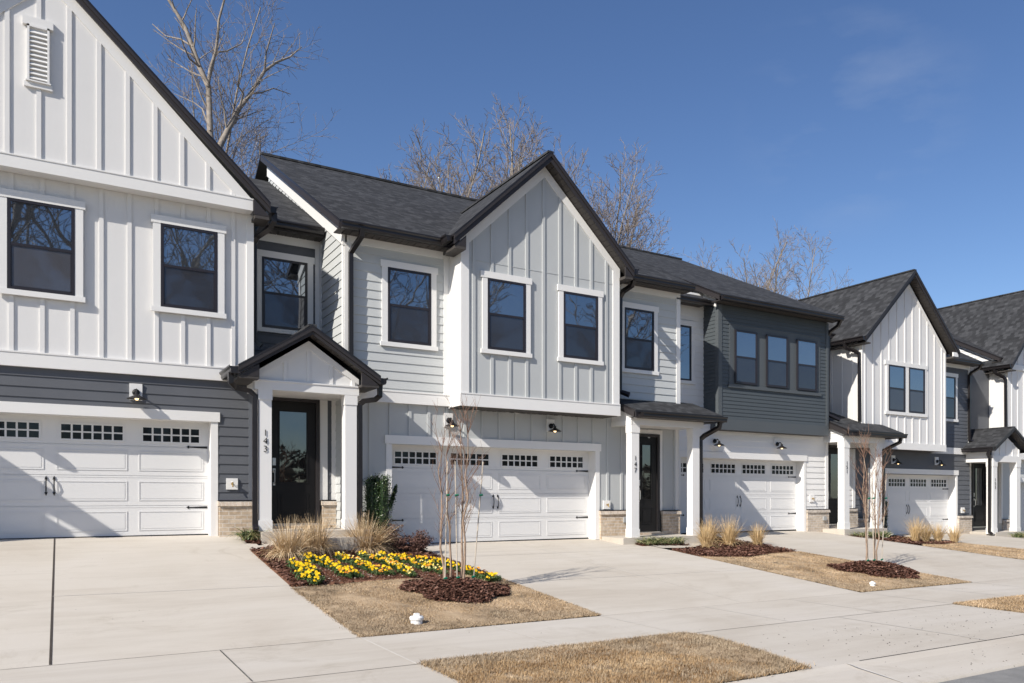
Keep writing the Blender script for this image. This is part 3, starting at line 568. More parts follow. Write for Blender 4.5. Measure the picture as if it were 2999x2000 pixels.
# ================================================================= UNIT 3 (number 151)
def unit3():
    R=empty('townhouse',(16,16.6,.5),'white townhouse with dark green grey boxed upper floor, three windows in a row, number 151','townhouse','row of attached townhouses')
    w=MB(); fr=FR(16.6)
    w.box(12.8,19.26,16.95,23.5,.2,6.5,'white')
    lap(w,fr,[rect(12.8,13.5,.4,3.7),rect(13.5,18.36,2.52,3.7),rect(18.36,19.27,.4,3.7)],.168,'trim',.02); w.box(19.25,19.28,16.6,16.95,.3,3.5,'trim'); fb(w,fr,19.17,19.29,1.08,3.4,0,.03,'trim')
    w.build('lower_wall',R)
    t=MB(); opening(t,fr,13.6,18.25,.45,2.53,.30,'trim',cs=.09); t.build('garage_surround',R)
    garage(R,13.6,18.25,.50,16.88)
    brickp(R,18.35,19.28,.3,1.09,FR(16.6),'greybrick','gcap',.07); hose(R,18.58,1.43,16.6); lamp(R,14.75,3.0,16.6,'trim',False); lamp(R,17.12,3.0,16.6,'trim',False)
    o=MB(); fb(o,FR(16.52),18.98,19.1,.78,.9,0,.05,'plastic'); o.build('outlet_cover',R)
    o=MB(); fb(o,FR(16.58),17.02,17.22,2.98,3.16,0,.02,'trim'); o.build('lamp_backplate',R)
    c=MB(); f1=FR(16.9)
    lap(c,f1,[rect(12.79,14.66,3.5,7.0)],.168,'trim',.02); fb(c,f1,12.79,14.66,6.36,6.56,0,.02,'trim'); c.build('recessed_upper_wall',R)
    window(R,f1,13.3,14.18,4.6,6.07,single=True)
    b=MB(); f2=FR(16.3); b.box(14.66,18.94,16.32,18,3.3,6.7,'green')
    lap(b,f2,[rect(14.66,18.95,3.57,6.62)],.102,'green',.0,t=.012); fb(b,f2,14.64,18.96,3.28,3.57,-.28,.03,'greentrim')
    lap(b,SL(14.65),[[(16.3,3.57),(16.95,3.57),(17.6,7.0),(16.3,6.62)]],.102,'green',.0,t=.012)
    fb(b,f2,14.64,14.76,3.57,6.62,0,.026,'greentrim'); fb(b,SL(14.65),16.28,16.4,3.57,6.62,0,.026,'greentrim'); fb(b,f2,18.86,18.96,3.57,6.62,0,.026,'greentrim'); fb(b,SL(14.65),16.3,16.95,3.28,3.57,0,.03,'greentrim')
    fb(b,f2,15.02,18.6,4.45,6.14,0,.022,'greentrim'); fb(b,f2,14.98,18.63,6.14,6.16,0,.03,'greentrim'); fb(b,f2,14.98,18.63,4.43,4.53,0,.05,'greentrim')
    prism(b,SL(14.64),[(16.36,6.56),(17.9,7.23),(17.9,7.50),(16.36,6.80)],0,.03,'trim')
    b.build('box_bay_wall',R)
    so=MB(); so.box(14.67,18.93,16.3,16.6,3.275,3.285,'soffit'); so.build('bay_soffit',R)
    for a,c_ in((15.2,16.02),(16.38,17.22),(17.59,18.42)): window(R,FR(16.278),a,c_,4.55,6.0,casing=False)
    front_roof(R,14.42,19.14,15.95,6.80,23.4,10.26,back=True,wallY=16.3,fas=.12,rakeL=True,rakeR=True)
    front_roof(R,12.7,14.5,16.52,6.76,23.4,10.26,back=True,wallY=16.9,fas=.1,gx=(12.8,14.62))
    downspout(R,[(19.05,15.9,6.66),(19.05,16.0,6.5),(19.0,16.26,6.36),(19.0,16.32,6.25),(19.0,16.34,3.92),(19.3,16.15,3.76)],.05)
    # recess above porch and entry
    d=MB(); f3=FR(17.9); bb(d,f3,[rect(18.95,20.66,3.3,6.6)],19,.4,'white'); d.box(18.96,20.8,17.92,20,.2,6.6,'white'); d.build('recessed_side_wall',R)
    e=MB(); f4=FR(16.95); fb(e,f4,19.27,20.95,.4,3.4,-.05,0,'white'); fb(e,f4,20.47,20.56,1.08,3.3,0,.03,'trim'); fb(e,f4,19.28,20.56,3.08,3.3,0,.03,'trim'); fb(e,f4,20.84,20.96,1.08,3.3,0,.03,'trim'); lap(e,f4,[rect(20.56,20.84,.6,3.2)],.168,'white',.02); e.build('entry_wall',R)
    front_door(R,19.5,20.46,.63,3.07,16.93)
    brickp(R,20.5,21.0,.4,1.1,FR(16.93),'greybrick','gcap',.08)
    s=MB(); s.box(19.0,20.95,15.72,16.95,.1,.53,'concrete'); s.box(19.4,20.5,16.75,16.93,.53,.6,'greybrick'); s.build('stoop',R)
    column(R,19.24,15.95,.53,3.11,.23); column(R,20.72,15.95,.5,3.11,.24); number(R,'151',19.24,15.832,2.42,.11,.125)
    b=MB(); b.box(19.13,20.98,15.83,16.05,3.1,3.33,'trim'); b.box(19.15,20.9,16.05,16.9,3.12,3.14,'white')
    sl=SL(19.14); lap(b,sl,[[(15.85,3.2),(16.6,3.2),(16.6,3.66),(15.85,3.36)]],.14,'trim',.0); fb(b,sl,15.83,16.6,3.1,3.21,0,.03,'trim'); prism(b,sl,[(15.72,3.26),(16.6,3.62),(16.6,3.7),(15.72,3.36)],0,.03,'trim'); b.build('porch_beam',R)
    pr=MB(); pr.ext([(19.02,15.6,3.43),(21.58,15.6,3.43),(21.58,16.62,3.84),(19.02,16.62,3.84)],(0,0,-.05),'shx','bronze'); pr.ext([(19.02,16.62,3.84),(20.62,16.62,3.84),(20.62,17.9,4.3),(19.02,17.9,4.3)],(0,0,-.05),'shx','bronze'); p=pr.build('porch_roof',R)
    f=MB(); f.box(19.02,21.58,15.62,15.65,3.27,3.39,'fascia'); f.ext([(19.02,15.6,3.378),(19.02,16.62,3.788),(19.02,16.62,3.64),(19.02,15.6,3.23)],(.03,0,0),'fascia'); f.box(19.04,21.56,15.65,15.85,3.27,3.285,'soffit'); f.box(20.95,21.55,15.65,16.4,3.27,3.3,'soffit'); f.build('fascia',p)
    gutter(p,(19.4,15.62,3.27),(21.62,15.62,3.27),(0,-1,0))
    downspout(R,[(21.42,15.58,3.33),(21.42,15.62,3.15),(21.05,15.8,2.95),(20.93,15.85,2.84),(20.93,15.87,.5)],.05)
    return R
# ================================================================= UNIT 4 (number 155)
def unit4():
    R=empty('townhouse',(24,16.9,.2),'smaller white gabled townhouse over a dark slate ground floor, number 155, fourth in the row','townhouse','row of attached townhouses')
    w=MB(); fr=FR(16.95); w.box(20.98,27.1,17.27,21,.0,6.3,'slate')
    lap(w,fr,[rect(20.97,21.6,.2,3.3),rect(21.6,26.46,2.22,3.3),rect(26.46,27.2,.2,3.3)],.168,'slate',.05); w.box(27.18,27.2,16.95,17.4,0,6.3,'slate'); w.build('lower_wall',R)
    t=MB(); opening(t,fr,21.7,26.37,.1,2.24,.30,'trim',cs=.09); t.build('garage_surround',R)
    garage(R,21.7,26.37,.19,17.23)
    brickp(R,26.46,27.24,.0,.8,FR(16.95),'greybrick','gcap',.08); brickp(R,20.98,21.6,.1,.8,FR(16.95),'greybrick','gcap',.08); hose(R,26.75,1.0,16.95); lamp(R,22.85,2.7,16.95); lamp(R,25.22,2.71,16.95)
    u=MB(); lap(u,fr,[rect(24.9,27.2,3.2,6.1)],.125,'slate',.05,t=.012); fb(u,fr,24.9,27.2,6.02,6.15,0,.03,'trim'); fb(u,fr,24.9,27.22,2.98,3.2,-.03,.045,'trim'); fb(u,fr,27.1,27.21,3.2,6.1,0,.028,'trim'); u.build('upper_wall',R)
    window(R,fr,25.5,26.3,4.2,5.68)
    b=MB(); f2=FR(16.4); xc=22.86
    bb(b,f2,[[(20.630,3.22),(24.910,3.22),(24.910,6.38),(xc,8.45),(20.630,6.30)]],21.130-.396,.3945,'white')
    b.box(20.650,24.900,16.42,17.95,3.0,6.3,'white'); fb(b,f2,20.610,24.930,3.0,3.22,-.5,.035,'trim'); fb(b,f2,24.840,24.920,3.22,6.36,0,.026,'trim')
    bb(b,SL(20.630),[rect(16.4,17.9,3.3,6.3)],16.75,.4,'white'); fb(b,SL(20.630),16.38,16.5,3.3,6.2,0,.024,'trim')
    for s,xe,ze in((1,24.910,6.38),(-1,20.630,6.3)): prism(b,f2,[(xe,ze),(xe,ze-.13),(xc,8.30),(xc,8.45)],0,.0239,'trim')
    b.build('bay_wall',R)
    so=MB(); soffit(so,((20.650,16.93,2.99),(24.900,16.93,2.99),(20.650,16.43,2.99),(24.900,16.43,2.99)),20); so.build('bay_soffit',R)
    ww=window(R,f2,21.870,22.700,4.2,5.67,casing=False); window(R,f2,22.900,23.730,4.2,5.67,casing=False)
    c=MB(); t='trim'
    for a,b_ in((21.760,21.870),(22.700,22.900),(23.730,23.840)): fb(c,f2,a,b_,4.2,5.67,0,.036,t)
    fb(c,f2,21.700,23.900,5.67,5.80,0,.045,t); fb(c,f2,21.720,23.880,4.1,4.2,0,.05,t); c.build('window_casing',ww)
    g=gable_roof(R,xc,8.76,20.420,6.38,25.280,6.38,16.08,21,wallY=16.4,fas=.16)
    gutter(g,(20.420,16.1,6.24),(20.420,17.6,6.24),(-1,0,0)); 
    x=MB(); x.box(20.420,20.660,16.1,17.9,6.16,6.2,'soffit'); x.build('eave_return',g); x=MB(); x.box(24.920,25.260,16.1,16.9,6.12,6.18,'soffit'); x.box(24.920,25.200,16.1,16.14,6.18,6.32,'trim'); x.build('eave_return',g)
    front_roof(R,19.1,20.75,17.5,6.7,21,8.67,back=True,wallY=17.9,fas=.1,gx=(19.2,20.3))
    front_roof(R,22.86,27.42,16.6,6.3,21,8.67,back=True,wallY=16.95,fas=.11,gx=(25.3,27.42))
    r=MB(); r.ext([(20.7,18.6,7.32),(22.9,18.6,7.32),(22.9,21,8.67),(20.7,21,8.67)],(0,0,-.05),'shx','bronze'); r.build('roof',R)
    downspout(R,[(20.33,16.85,6.3),(20.36,16.8,6.1),(20.5,16.6,6.0),(20.57,16.46,5.9),(20.57,16.44,3.8)],.05)
    downspout(R,[(27.25,16.5,6.2),(27.25,16.6,6.05),(27.14,16.84,5.9),(27.1,16.88,5.8),(27.1,16.88,3.5),(27.3,16.75,3.4)],.05)
    e=MB(); f4=FR(17.4); fb(e,f4,27.2,29.2,0,3.2,-.05,0,'slate'); fb(e,f4,27.9,28.0,.3,2.9,0,.03,'trim'); fb(e,f4,29.0,29.1,.9,2.9,0,.03,'trim'); fb(e,f4,27.2,29.2,3.2,6.2,-.05,0,'slate'); e.build('entry_wall',R)
    front_door(R,28.02,28.98,.36,2.8,17.38)
    s=MB(); s.box(27.1,29.1,15.9,17.4,-.1,.24,'concrete'); s.build('stoop',R)
    column(R,27.1,16.05,.18,2.72,.25); column(R,28.58,16.05,.18,2.72,.25); number(R,'155',27.1,15.92,2.02,.11,.13)
    b=MB(); b.box(26.97,28.75,15.92,16.14,2.70,2.92,'trim'); b.box(26.97,27.15,16.14,16.95,2.7,3.05,'trim'); fp=FR(15.97); bb(b,fp,[[(26.98,2.92),(28.74,2.92),(28.74,3.12),(27.86,3.62),(26.98,3.12)]],27.83,.4,'trim'); b.box(27.0,29.15,16.14,17.38,2.72,2.75,'white'); b.build('porch_beam',R)
    pr=gable_roof(R,27.95,3.94,26.75,3.2,29.15,3.2,15.7,17.4,wallY=15.97,name='porch_roof',fas=.11)
    gutter(pr,(26.75,15.72,3.06),(26.75,16.93,3.06),(-1,0,0)); gutter(pr,(29.15,15.72,3.06),(29.15,16.6,3.06),(1,0,0))
    downspout(R,[(26.7,15.9,3.1),(26.7,15.95,2.95),(26.9,16.0,2.82),(26.93,16.02,2.74),(26.93,16.03,.25),(26.85,15.9,.2)],.05)
    return R
# ================================================================= UNIT 5 (cut by the right edge)
def unit5():
    R=empty('townhouse',(32,16.8,.0),'farthest white gabled townhouse with pale grey ground floor, cut off by the right edge','townhouse','row of attached townhouses')
    w=MB(); w.box(29.22,36,17.2,24,0,6.3,'lgray'); fr=FR(16.95)
    lap(w,fr,[rect(29.2,30.2,-.1,3.2),rect(30.2,35,2.0,3.2)],.168,'lgray',.05); lap(w,SL(29.2),[rect(16.9,17.45,-.1,3.1)],.168,'lgray',.05); fb(w,fr,29.18,29.3,.5,3.0,0,.03,'trim'); fb(w,SL(29.2),16.9,17.0,.5,3.0,0,.03,'trim'); w.build('lower_wall',R)
    t=MB(); opening(t,fr,30.3,34.9,-.1,2.04,.3,'trim'); t.build('garage_surround',R); garage(R,30.3,34.9,-.0,17.23)
    brickp(R,29.25,30.15,-.1,.62,fr,'greybrick','gcap',.08)
    b=MB(); f2=FR(16.68); bb(b,f2,[[(29.2,3.1),(34.8,3.1),(34.8,6.3),(32,9.3),(29.2,6.3)]],29.45,.4,'white'); bb(b,SL(29.2),[rect(16.68,18.3,3.0,6.2)],16.9,.4,'white'); b.box(29.22,34.8,16.7,20,2.95,6.25,'white')
    fb(b,f2,29.18,34.82,2.88,3.1,-.3,.03,'trim'); fb(b,f2,29.18,34.82,6.2,6.4,0,.05,'trim'); fb(b,SL(29.2),16.66,16.78,3.0,6.2,0,.026,'trim'); b.build('bay_wall',R)
    s=MB(); lap(s,SL(29.2),[[(16.95,6.2),(24,6.2),(24,10.0),(16.95,6.4)]],.168,'trim',.05); prism(s,SL(29.2),[(16.8,6.35),(24,10.05),(24,10.28),(16.8,6.56)],0,.04,'trim'); s.build('side_gable_wall',R)
    front_roof(R,29.03,36,16.84,6.64,24,10.35,back=True,wallY=17.2,fas=.12,rakeL=True,gx=(35,36))
    g=gable_roof(R,32,9.68,28.92,6.32,35.08,6.32,16.34,22,wallY=16.68,fas=.16)
    gutter(g,(28.92,16.36,6.18),(28.92,17.75,6.18),(-1,0,0)); x=MB(); x.box(28.92,29.2,16.36,18.2,6.08,6.12,'soffit'); x.build('eave_return',g)
    downspout(R,[(28.84,17.0,6.2),(28.88,16.95,6.05),(29.05,16.75,5.9),(29.1,16.7,5.8),(29.12,16.7,3.9)],.05)
    return R
def unit0():
    R=empty('townhouse',(-7,16.2,1.0),'neighbouring slate townhouse just outside the left edge, its unseen porch shaped to shade the nearest garage door','townhouse','row of attached townhouses')  # house out of view, porch set where it shadows the first garage door
    w=MB(); w.box(-11,-3.24,16.4,23.5,.4,6.6,'slate'); lap(w,FR(16.38),[rect(-11,-3.24,.8,6.5)],.168,'slate',.06); w.build('wall',R)
    front_roof(R,-11.2,-3.3,16.0,6.8,22.4,10.1,wallY=16.38)
    pass
    b=MB(); b.box(-5.2,-3.4,14.56,14.8,3.5,3.68,'trim'); bb(b,FR(14.6),[[(-5.18,3.68),(-3.42,3.68),(-3.42,3.76),(-4.3,4.36),(-5.18,3.76)]],-4.33,.4,'trim'); b.box(-5.1,-3.4,15.2,16.38,3.5,3.55,'white'); b.build('porch_beam',R)
    p=gable_roof(R,-4.3,4.66,-5.5,3.86,-3.08,3.86,14.35,16.4,wallY=14.6,name='porch_roof',fas=.12); gutter(p,(-3.08,14.37,3.72),(-3.08,15.75,3.72),(1,0,0)); gutter(p,(-5.5,14.37,3.72),(-5.5,16.3,3.72),(-1,0,0))
    s=MB(); s.box(-5.3,-3.2,14.4,16.38,.5,1.0,'concrete'); s.build('stoop',R); v=MB(); v.box(-5.05,-3.42,14.6,16.38,1.0,3.62,'white'); v.build('porch_shade_block',R)  # unseen solid box added under the porch roof so its shadow falls unbroken
unit0(); unit1(); unit2(); unit3(); unit4(); unit5()
# ================================================================= GROUND
def sheet(name,xs,ys,zf,m,kind='structure',parent=None,extra=None):
    b=MB(); nx,ny=len(xs),len(ys)
    for y in ys:
        for x in xs: b.v.append((x,y,zf(x,y)))
    a=b.mi(m)
    for j in range(ny-1):
        for i in range(nx-1): b.f.append((j*nx+i,j*nx+i+1,(j+1)*nx+i+1,(j+1)*nx+i)); b.m.append(a)
    if extra: extra(b)
    o=b.build(name,parent,fix=False); 
    if not parent: o['kind']=kind
    return o
def fr_(a,b,s):
    n=max(1,int(round((b-a)/s))); return [a+(b-a)*i/n for i in range(n+1)]
gx=[-500,-150,-60,-25,-12]+fr_(-6,44,.5)+[55,80,200,500]; gy=[-500,-150,-60,-20,-9,0,3.9]+fr_(4.1,17.5,.45)+[24,40,80,200,600]
sheet('ground',gx,gy,lambda x,y:H(max(-6,min(44,x)),y if y>0 else 0)-.06,'terrain')
sheet('road',[-80,-20,0,10,20,44,90],[-6,-3,0,2,4.32],lambda x,y:H(x,4.32)-.018+(y-4.32)*-.006,'asphalt')
def joints(lst,w=.012,m='joint',zo=.003):
    def f(b):
        for (x0,y0,x1,y1) in lst:
            d=Vector((x1-x0,y1-y0)); n=max(1,int(d.length/.4)); d.normalize(); p=Vector((-d.y,d.x))*w*.5
            for i in range(n):
                t0=i/n;t1=(i+1)/n; a=(x0+(x1-x0)*t0,y0+(y1-y0)*t0); c=(x0+(x1-x0)*t1,y0+(y1-y0)*t1)
                b.poly([(q[0],q[1],H(q[0],q[1])+zo) for q in ((a[0]-p.x,a[1]-p.y),(c[0]-p.x,c[1]-p.y),(c[0]+p.x,c[1]+p.y),(a[0]+p.x,a[1]+p.y))],m)
    return f
def both(*fs):
    def f(b):
        for g in fs: g(b)
    return f
sheet('sidewalk',fr_(-14,44,.6),[7.1,7.9,8.77],lambda x,y:H(x,y),'concrete',extra=both(joints([(x,7.1,x,8.77) for x in [-7,-5.2,-3.4,-1.6,1.32,2.72,4.3,5.86,7.6,9.3,11.0,12.6,14.2,16,17.7,19.1,21,22.5,24,27]],.02,'joint3'),joints([(-14,8.765,2.7,8.765)],.008,'joint2'),joints([(1.32,7.12,1.32,8.76)],.014,'joint'))) 
sheet('gutter_pan',fr_(-14,44,.6),[4.32,4.35,4.5,4.7,4.9,5.03],lambda x,y:H(x,y)+(.0 if y>4.33 else -.05),'concrete',extra=joints([(x,4.36,x,5.02) for x in [-6,-3,0,3.0,6.1,9.1,12.1,15.1,18.2]],.02,'joint3'))
drv=[(-4.2,2.82,[(-.07,8.78,-.07,15.9)],[(-.55,11.63,-4,11.63),(-.07,11.6,2.6,11.5)]),(5.86,11.0,[],[(8.4,8.8,8.2,15.8),(5.9,11.3,11,11.2),(5.9,14,11,14)]),(14.2,19.1,[],[(16.6,8.8,16.6,16.6),(14.2,12,19.1,12)]),(22.5,27.0,[],[(24.7,8.8,24.7,16.9)]),(30.3,35,[],[])]
for i,(a,b_,j1,j2) in enumerate(drv):
    sheet('driveway',fr_(a,b_,.4),fr_(8.774,17.3 if i>1 else 16.2,.35),lambda x,y:H(x,y),'concrete',extra=both(joints(j1,.022),joints(j2,.016,'joint3')))
    ap=[(2.45,5.03,2.7,7.1)] if i==0 else []
    sheet('driveway_apron',fr_(a-(.4 if i else 0),b_+.12 if i==0 else b_-.02,.4),fr_(5.034,7.096,.35),lambda x,y:H(x,y)-.001,'concrete',extra=both(joints([(max(a,6.3) if i==1 else a,5.04,b_,5.04)],.012),joints([(a,7.09,b_,7.09)],.007,'joint2'),joints([((a+b_)/2,5.05,(a+b_)/2,7.08)],.02,'joint3')))
# entry walks
def walk(x0,x1,y0,y1,dz=.012):
    sheet('path',fr_(x0,x1,.4),fr_(y0,y1,.3),lambda x,y:H(x,min(y,15.2))+dz,'concrete')
walk(2.62,4.3,14.28,14.66); walk(2.9,4.6,14.66,14.95); walk(10.98,13.0,14.05,14.8); walk(19.1,21.2,14.9,15.75,.01); walk(27.0,29.4,15.0,15.95,.01)
walk(2.62,2.95,14.95,15.75); walk(11.0,11.2,14.8,14.9)
# ---------------------------------------------------------------- lawns, beds
def inpoly(x,y,P):
    c=False; n=len(P)
    for i in range(n):
        a=P[i]; b=P[(i+1)%n]
        if (a[1]>y)!=(b[1]>y) and x<(b[0]-a[0])*(y-a[1])/(b[1]-a[1])+a[0]: c=not c
    return c
def nz(x,y): return math.sin(x*3.1+1)*math.cos(y*2.7)+.6*math.sin(x*7.3+y*5.1)+.4*math.cos(x*13.7-y*9.9)
def base_patch(name,P,m,dz,kind,label,cat,amp=.006):
    xs=[p[0] for p in P]; ys=[p[1] for p in P]; b=MB(); s=.13; a=b.mi(m)
    bm=bmesh.new(); vs=[bm.verts.new((x,y,0)) for x,y in P]; bm.faces.new(vs); bmesh.ops.triangulate(bm,faces=bm.faces)
    # cut into a grid
    for ax,(lo,hi) in ((0,(min(xs),max(xs))),(1,(min(ys),max(ys)))):
        k=lo+s
        while k<hi:
            g=bm.verts[:]+bm.edges[:]+bm.faces[:]; co_=(k,0,0) if ax==0 else (0,k,0); no=(1,0,0) if ax==0 else (0,1,0)
            bmesh.ops.bisect_plane(bm,geom=g,plane_co=co_,plane_no=no); k+=s
    bm.verts.index_update(); 
    edge=[v.is_boundary for v in bm.verts]
    for v in bm.verts: b.v.append((v.co.x,v.co.y,H(v.co.x,v.co.y)+(dz+amp*nz(v.co.x,v.co.y) if not v.is_boundary else .003)))
    for f in bm.faces: b.f.append(tuple(v.index for v in f.verts)); b.m.append(a)
    bm.free(); o=b.build(name,fix=False); o['kind']=kind
    return o
def scatter(P,n):
    xs=[p[0] for p in P]; ys=[p[1] for p in P]; out=[]
    while len(out)<n:
        x=random.uniform(min(xs),max(xs)); y=random.uniform(min(ys),max(ys))
        if inpoly(x,y,P): out.append((x,y))
    return out
def blades(b,pts,h,w,m,dz,lean=1.0,m2=None,edge=None):
    a=b.mi(m); a2=b.mi(m2) if m2 else a
    for x,y in pts:
        z=H(x,y)+dz; t=random.uniform(0,6.283); hh=h*random.uniform(.5,1.25); ww=w*random.uniform(.6,1.3)
        lx=math.cos(t)*hh*lean*random.uniform(.3,1.2); ly=math.sin(t)*hh*lean*random.uniform(.3,1.2); c,s=math.cos(t+1.57)*ww,math.sin(t+1.57)*ww
        k=len(b.v); b.v+=[(x-c,y-s,z),(x+c,y+s,z),(x+lx,y+ly,z+hh)]; b.f.append((k,k+1,k+2)); b.m.append(a2 if (m2 and edge(x,y)) else a)
def chips(b,pts,m,L0,dz,zf=None,h=.03):
    a=b.mi(m)
    for x,y in pts:
        z=(zf(x,y) if zf else H(x,y)+dz)+random.uniform(-.004,h); t=random.uniform(0,6.283); l=L0*random.uniform(.4,1.4); w=l*random.uniform(.1,.28); tl=random.uniform(-.45,.45)
        d=Vector((math.cos(t)*math.cos(tl),math.sin(t)*math.cos(tl),math.sin(tl)))*l*.5; p=Vector((-math.sin(t),math.cos(t),random.uniform(-.5,.5)))*w; c=Vector((x,y,z)); u=Vector((0,0,w*.5))
        k=len(b.v); b.v+=[tuple(c-d-p*.5),tuple(c-p+u),tuple(c+d),tuple(c+p+u),tuple(c-d+p*.4)]; b.f.append((k,k+1,k+2,k+3,k+4)); b.m.append(a)
def lawn(name,P,n,label,m='lawn',h=.017,w=.0035,edge=None):
    base_patch('soil_under_'+name,P,'terrain' if False else 'lawnbase',.012,'structure',None,None)
    pts=[p for p in scatter(P,n) if not (nz(p[0]*2.3+5,p[1]*2.1)<-.95 and random.random()<.8)]
    b=MB(); ef=edge or (lambda x,y:False); blades(b,pts,h,w,m,.012,1.0,'greyblade',ef)
    ep=[]
    for (x0,y0),(x1,y1) in zip(P,P[1:]+P[:1]):
        for i in range(int(math.hypot(x1-x0,y1-y0)*420)): f=random.random(); ep.append((x0+(x1-x0)*f+random.gauss(0,.018),y0+(y1-y0)*f+random.gauss(0,.018)))
    blades(b,ep,h*1.25,w,m,.004,1.3,'greyblade',lambda x,y:random.random()<.5)
    tf=[]
    for cx_,cy_ in scatter(P,int(n/900)):
        for i in range(28): tf.append((cx_+random.gauss(0,.05),cy_+random.gauss(0,.03)))
    blades(b,tf,h*1.5,w,'greyblade',.012,.8); o=b.build(name,fix=False); tag(o,label,'lawn',kind='stuff'); return o
m_,nt_,b_1=newmat('turf_base'); tc_=N(nt_,'ShaderNodeTexCoord'); n_=N(nt_,'ShaderNodeTexNoise',i_Scale=1.8,i_Detail=8,i_Roughness=.7); L(nt_,tc_.outputs['Object'],n_.inputs['Vector']); L(nt_,ramp(nt_,n_.outputs[0],[(.34,(.17,.125,.075)),(.46,(.34,.245,.15)),(.6,(.50,.37,.235))]),b_1.inputs['Base Color']); b_1.inputs['Roughness'].default_value=1
n3_=N(nt_,'ShaderNodeTexNoise',i_Scale=45,i_Detail=4); L(nt_,tc_.outputs['Object'],n3_.inputs['Vector']); bp_=N(nt_,'ShaderNodeBump',i_Strength=.9,i_Distance=.02); L(nt_,n3_.outputs[0],bp_.inputs['Height']); L(nt_,bp_.outputs[0],b_1.inputs['Normal']); M['lawnbase']=m_
LA1=[(2.72,8.78),(5.86,8.8),(5.86,11.9),(5.4,12.1),(4.9,11.6),(4.3,11.75),(3.8,11.62),(3.2,11.35),(2.60,11.3),(2.66,10)]
soft=lambda v,w: random.random()<1/(1+math.exp(max(-30,min(30,v/w))))
ed1=lambda x,y: soft(min(x-3.2+.22*nz(x,y),y-9.35+.2*nz(y,x)),.09) or random.random()<.12
lawn('lawn',LA1,52000,'dormant tan lawn around the near young tree, in front of the flower bed',edge=ed1)
LA2=[(11.03,8.8),(14.16,8.8),(14.2,13.0),(13.2,12.9),(12.2,12.5),(11.4,12.6),(11.0,12.75)]
lawn('lawn',LA2,30000,'dormant tan lawn around the second young tree',w=.005,edge=lambda x,y:soft(min(y-9.3,x-11.4)+.2*nz(x,y),.1))
LA3=[(19.12,8.8),(22.48,8.8),(22.5,14.3),(20,13.8),(19.12,13.2)]
lawn('lawn',LA3,14000,'farthest strip of dormant lawn at the right edge, between the third and fourth driveways',w=.008)
S1=[(2.75,5.02),(5.62,5.06),(5.76,5.6),(5.9,6.3),(5.96,6.8),(5.86,7.11),(2.76,7.11)]
lawn('grass_strip',S1,62000,'straw coloured grass strip between pavement and kerb, cut by the bottom edge','strawa',.026,.0032,edge=lambda x,y:soft(min(4.9+.45*nz(x*1.3,y*1.2)-x,6.75+.15*nz(x,y)-y),.12) or random.random()<.15)
S2=[(10.9,5.06),(14.3,5.06),(14.3,7.07),(10.95,7.07)]
lawn('grass_strip',S2,26000,'farther grass strip between pavement and kerb at the right edge','lawn',.024,.005)
# mulch beds
def bed(P,n,label,m='mulch',mound=.05,L0=.07):
    base_patch('soil_under_mulch',P,'dirt',.01,'structure',None,None,.004)
    cx=sum(p[0] for p in P)/len(P); cy=sum(p[1] for p in P)/len(P)
    RZ=[(3.1,11.5),(5.6,12.1),(5.7,13.7),(3.4,13.75),(2.95,12.2)]
    b=MB(); chips(b,[p for p in scatter(P,n) if not inpoly(p[0],p[1],RZ)],m,L0,.014,None,.03); o=b.build('mulch_bed',fix=False); tag(o,label,'mulch bed',kind='stuff'); return o
B1=[(2.60,11.38),(3.2,11.45),(3.8,11.7),(4.3,11.85),(4.9,11.75),(5.4,12.2),(5.84,12.0),(5.84,15.5),(4.8,15.5),(4.8,14.9),(3.05,14.6),(2.60,14.25),(2.60,12.5)]
fl=lambda x,y: y<14.1 and x>3.2
bed(B1,15000,'dark brown mulch bed holding yellow flowers, dry grasses and shrubs beside the first driveway','mulch')
bR=MB(); chips(bR,[p for p in scatter([(3.1,11.55),(5.6,12.2),(5.7,13.8),(3.4,13.9),(2.9,12.2)],24000)],'redmulch',.028,.02,None,.015); tag(bR.build('wood_chips',fix=False),'fine reddish wood chips between the flower rows','mulch',kind='stuff')
B2=[(11.02,12.85),(11.4,12.72),(12.2,12.62),(13.2,13.0),(14.18,13.1),(14.18,15.9),(13.1,15.9),(13.1,14.85),(11.9,14.0),(11.02,13.75)]
bed(B2,9000,'dark mulch bed with dry grasses in front of the number 151 garage')
B3=[(19.14,13.35),(20,13.95),(22.46,14.4),(22.46,16.6),(21.3,16.6),(21.25,14.85),(19.14,14.8)]
bed(B3,5000,'farthest mulch bed with dry grasses in front of the number 155 garage',L0=.09)
for P,l in (([(2.66,14.95),(2.98,14.8),(2.98,15.65),(2.7,15.65)],'small mulch patch under the strap leaved plant beside number 143 porch'),([(10.75,14.45),(12.1,14.4),(12.1,14.74),(10.75,14.74)],'narrow mulch strip in front of number 147 porch'),([(18.95,15.15),(20.6,15.1),(20.6,15.6),(18.95,15.6)],'narrow mulch strip in front of number 151 porch')):
    bed(P,700,l)
